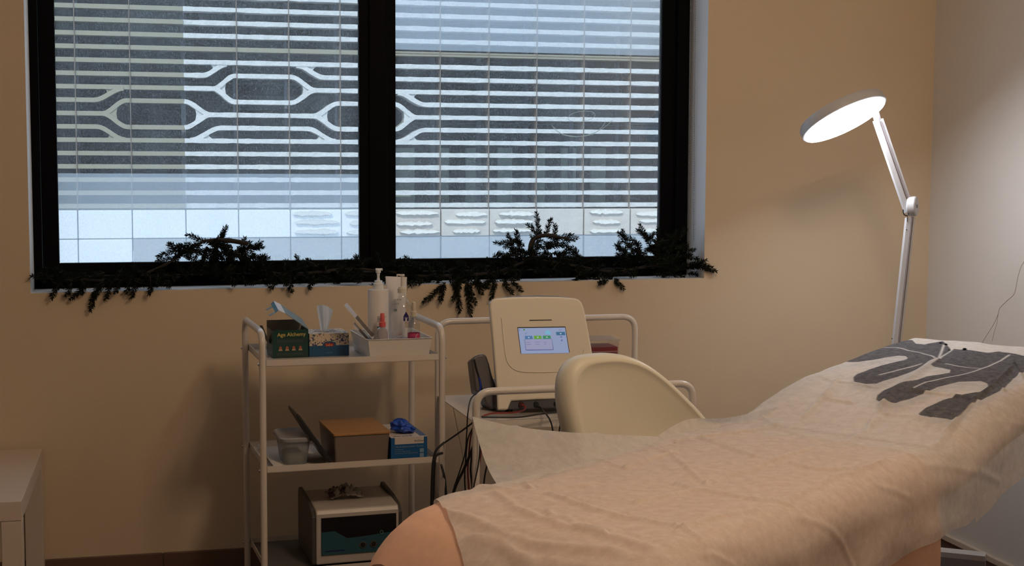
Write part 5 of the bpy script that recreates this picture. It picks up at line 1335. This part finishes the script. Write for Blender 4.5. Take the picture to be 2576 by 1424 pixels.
cable('black cable hanging in a curve left of the dark red one', [(1190, 1075, 3.87), (1177, 1105, 3.87), (1172, 1150, 3.88), (1169, 1200, 3.89), (1171, 1250, 3.9), (1173, 1330, 3.91)], .0022)
cable('short black cable hanging against the machine trolley leg', [(1194, 1090, 3.85), (1189, 1130, 3.85), (1184, 1180, 3.855), (1188, 1225, 3.86), (1191, 1300, 3.87)], .0028)
cable('dark red cable hanging just right of the machine trolley leg', [(1210, 1080, 3.86), (1212, 1110, 3.86), (1208, 1150, 3.87), (1204, 1190, 3.87), (1207, 1240, 3.88), (1208, 1330, 3.88)], .0028, M_red)
cable('thin black cable crossing in front of the machine trolley leg', [(1206, 1080, 3.775), (1207, 1130, 3.775), (1203, 1170, 3.772), (1196, 1205, 3.77), (1191, 1235, 3.77), (1186, 1330, 3.775)], .0020)
cable('black cable hanging nearest to the raised corner of the paper sheet', [(1218, 1085, 3.86), (1228, 1120, 3.86), (1227, 1160, 3.87), (1220, 1195, 3.87), (1217, 1230, 3.88), (1216, 1330, 3.88)], .0026)
cable('black cable at the foot of the machine trolley near the loaded trolley leg', [(1110, 1170, 3.95), (1118, 1200, 4.05), (1122, 1240, 4.05), (1124, 1300, 4.05)], .0036)
cable('thin pale cord slanting down between the two trolleys', [(1140, 1025, 4.2), (1152, 1085, 4.12), (1162, 1135, 4.06), (1168, 1180, 4.0), (1180, 1245, 3.97)], .0009, mat('pale cord', (.35, .27, .15), .7))
yF = ya_-.012
cable('red lead plugged into the console and lying along the front of its shelf', [(1313, 1018, yF+.004), (1322, 1024, yF-.008), (1316, 1033, yF-.02), (1290, 1038, yF-.03), (1240, 1040, yF-.045), (1222, 1044, yF-.05), (1212, 1049, yF-.06)], .0026, mat('red lead', (.22, .018, .012), .4))
cable('black lead from the middle socket of the console bending down over the shelf edge', [(1351, 1018, yF+.004), (1362, 1028, yF-.01), (1374, 1042, f2-.004), (1384, 1058, f2-.006), (1390, 1080, f2-.006), (1394, 1130, f2-.006)], .0022)
cable('black lead from the right socket of the console dropping over the shelf edge', [(1401, 1018, yF+.004), (1410, 1027, yF-.01), (1413, 1040, f2-.004), (1412, 1058, f2-.006), (1408, 1076, f2-.006), (1402, 1130, f2-.006)], .0022)
cable('black cable running level along the front of the machine trolley shelf', [(1212, 1049, f2+.01), (1260, 1050, f2+.012), (1310, 1049, f2+.014), (1370, 1040, f2+.02), (1440, 1033, f2+.03)], .0024)

# ------------------------------------------------------------------ ceiling lamp and daylight
CL = thing('ceiling_light', 'warm globe ceiling light hanging above the treatment bed', 'lamp', (1.2, 2.0, ZC))
MB().lathe([(.03, ZC), (.06, ZC-.001), (.06, ZC-.03), (.02, ZC-.05)], (1.2, 2.0, 0), 36).build('fitting', M_ceil, CL)
MB().ball((1.2, 2.0, ZC-.25), .115, 12).build('globe', sheer('opal lamp globe', (.9, .85, .78), .35, 1), CL)
l = bpy.data.lights.new('ceiling_bulb', 'POINT'); l.energy = 60; l.color = (1, .73, .49); l.shadow_soft_size = .18
o = bpy.data.objects.new('ceiling_bulb', l); C.objects.link(o); o.location = (1.2, 2.0, ZC-.25)
w = bpy.data.worlds.new('world'); S.world = w; w.use_nodes = True
bg = w.node_tree.nodes['Background']; bg.inputs[0].default_value = (.62, .77, 1, 1); bg.inputs[1].default_value = 1.75
l = bpy.data.lights.new('sun', 'SUN'); l.energy = 2.2; l.color = (1, .94, .84); l.angle = .01
o = bpy.data.objects.new('sun', l); C.objects.link(o); o.rotation_euler = (math.radians(52), 0, math.radians(-25))
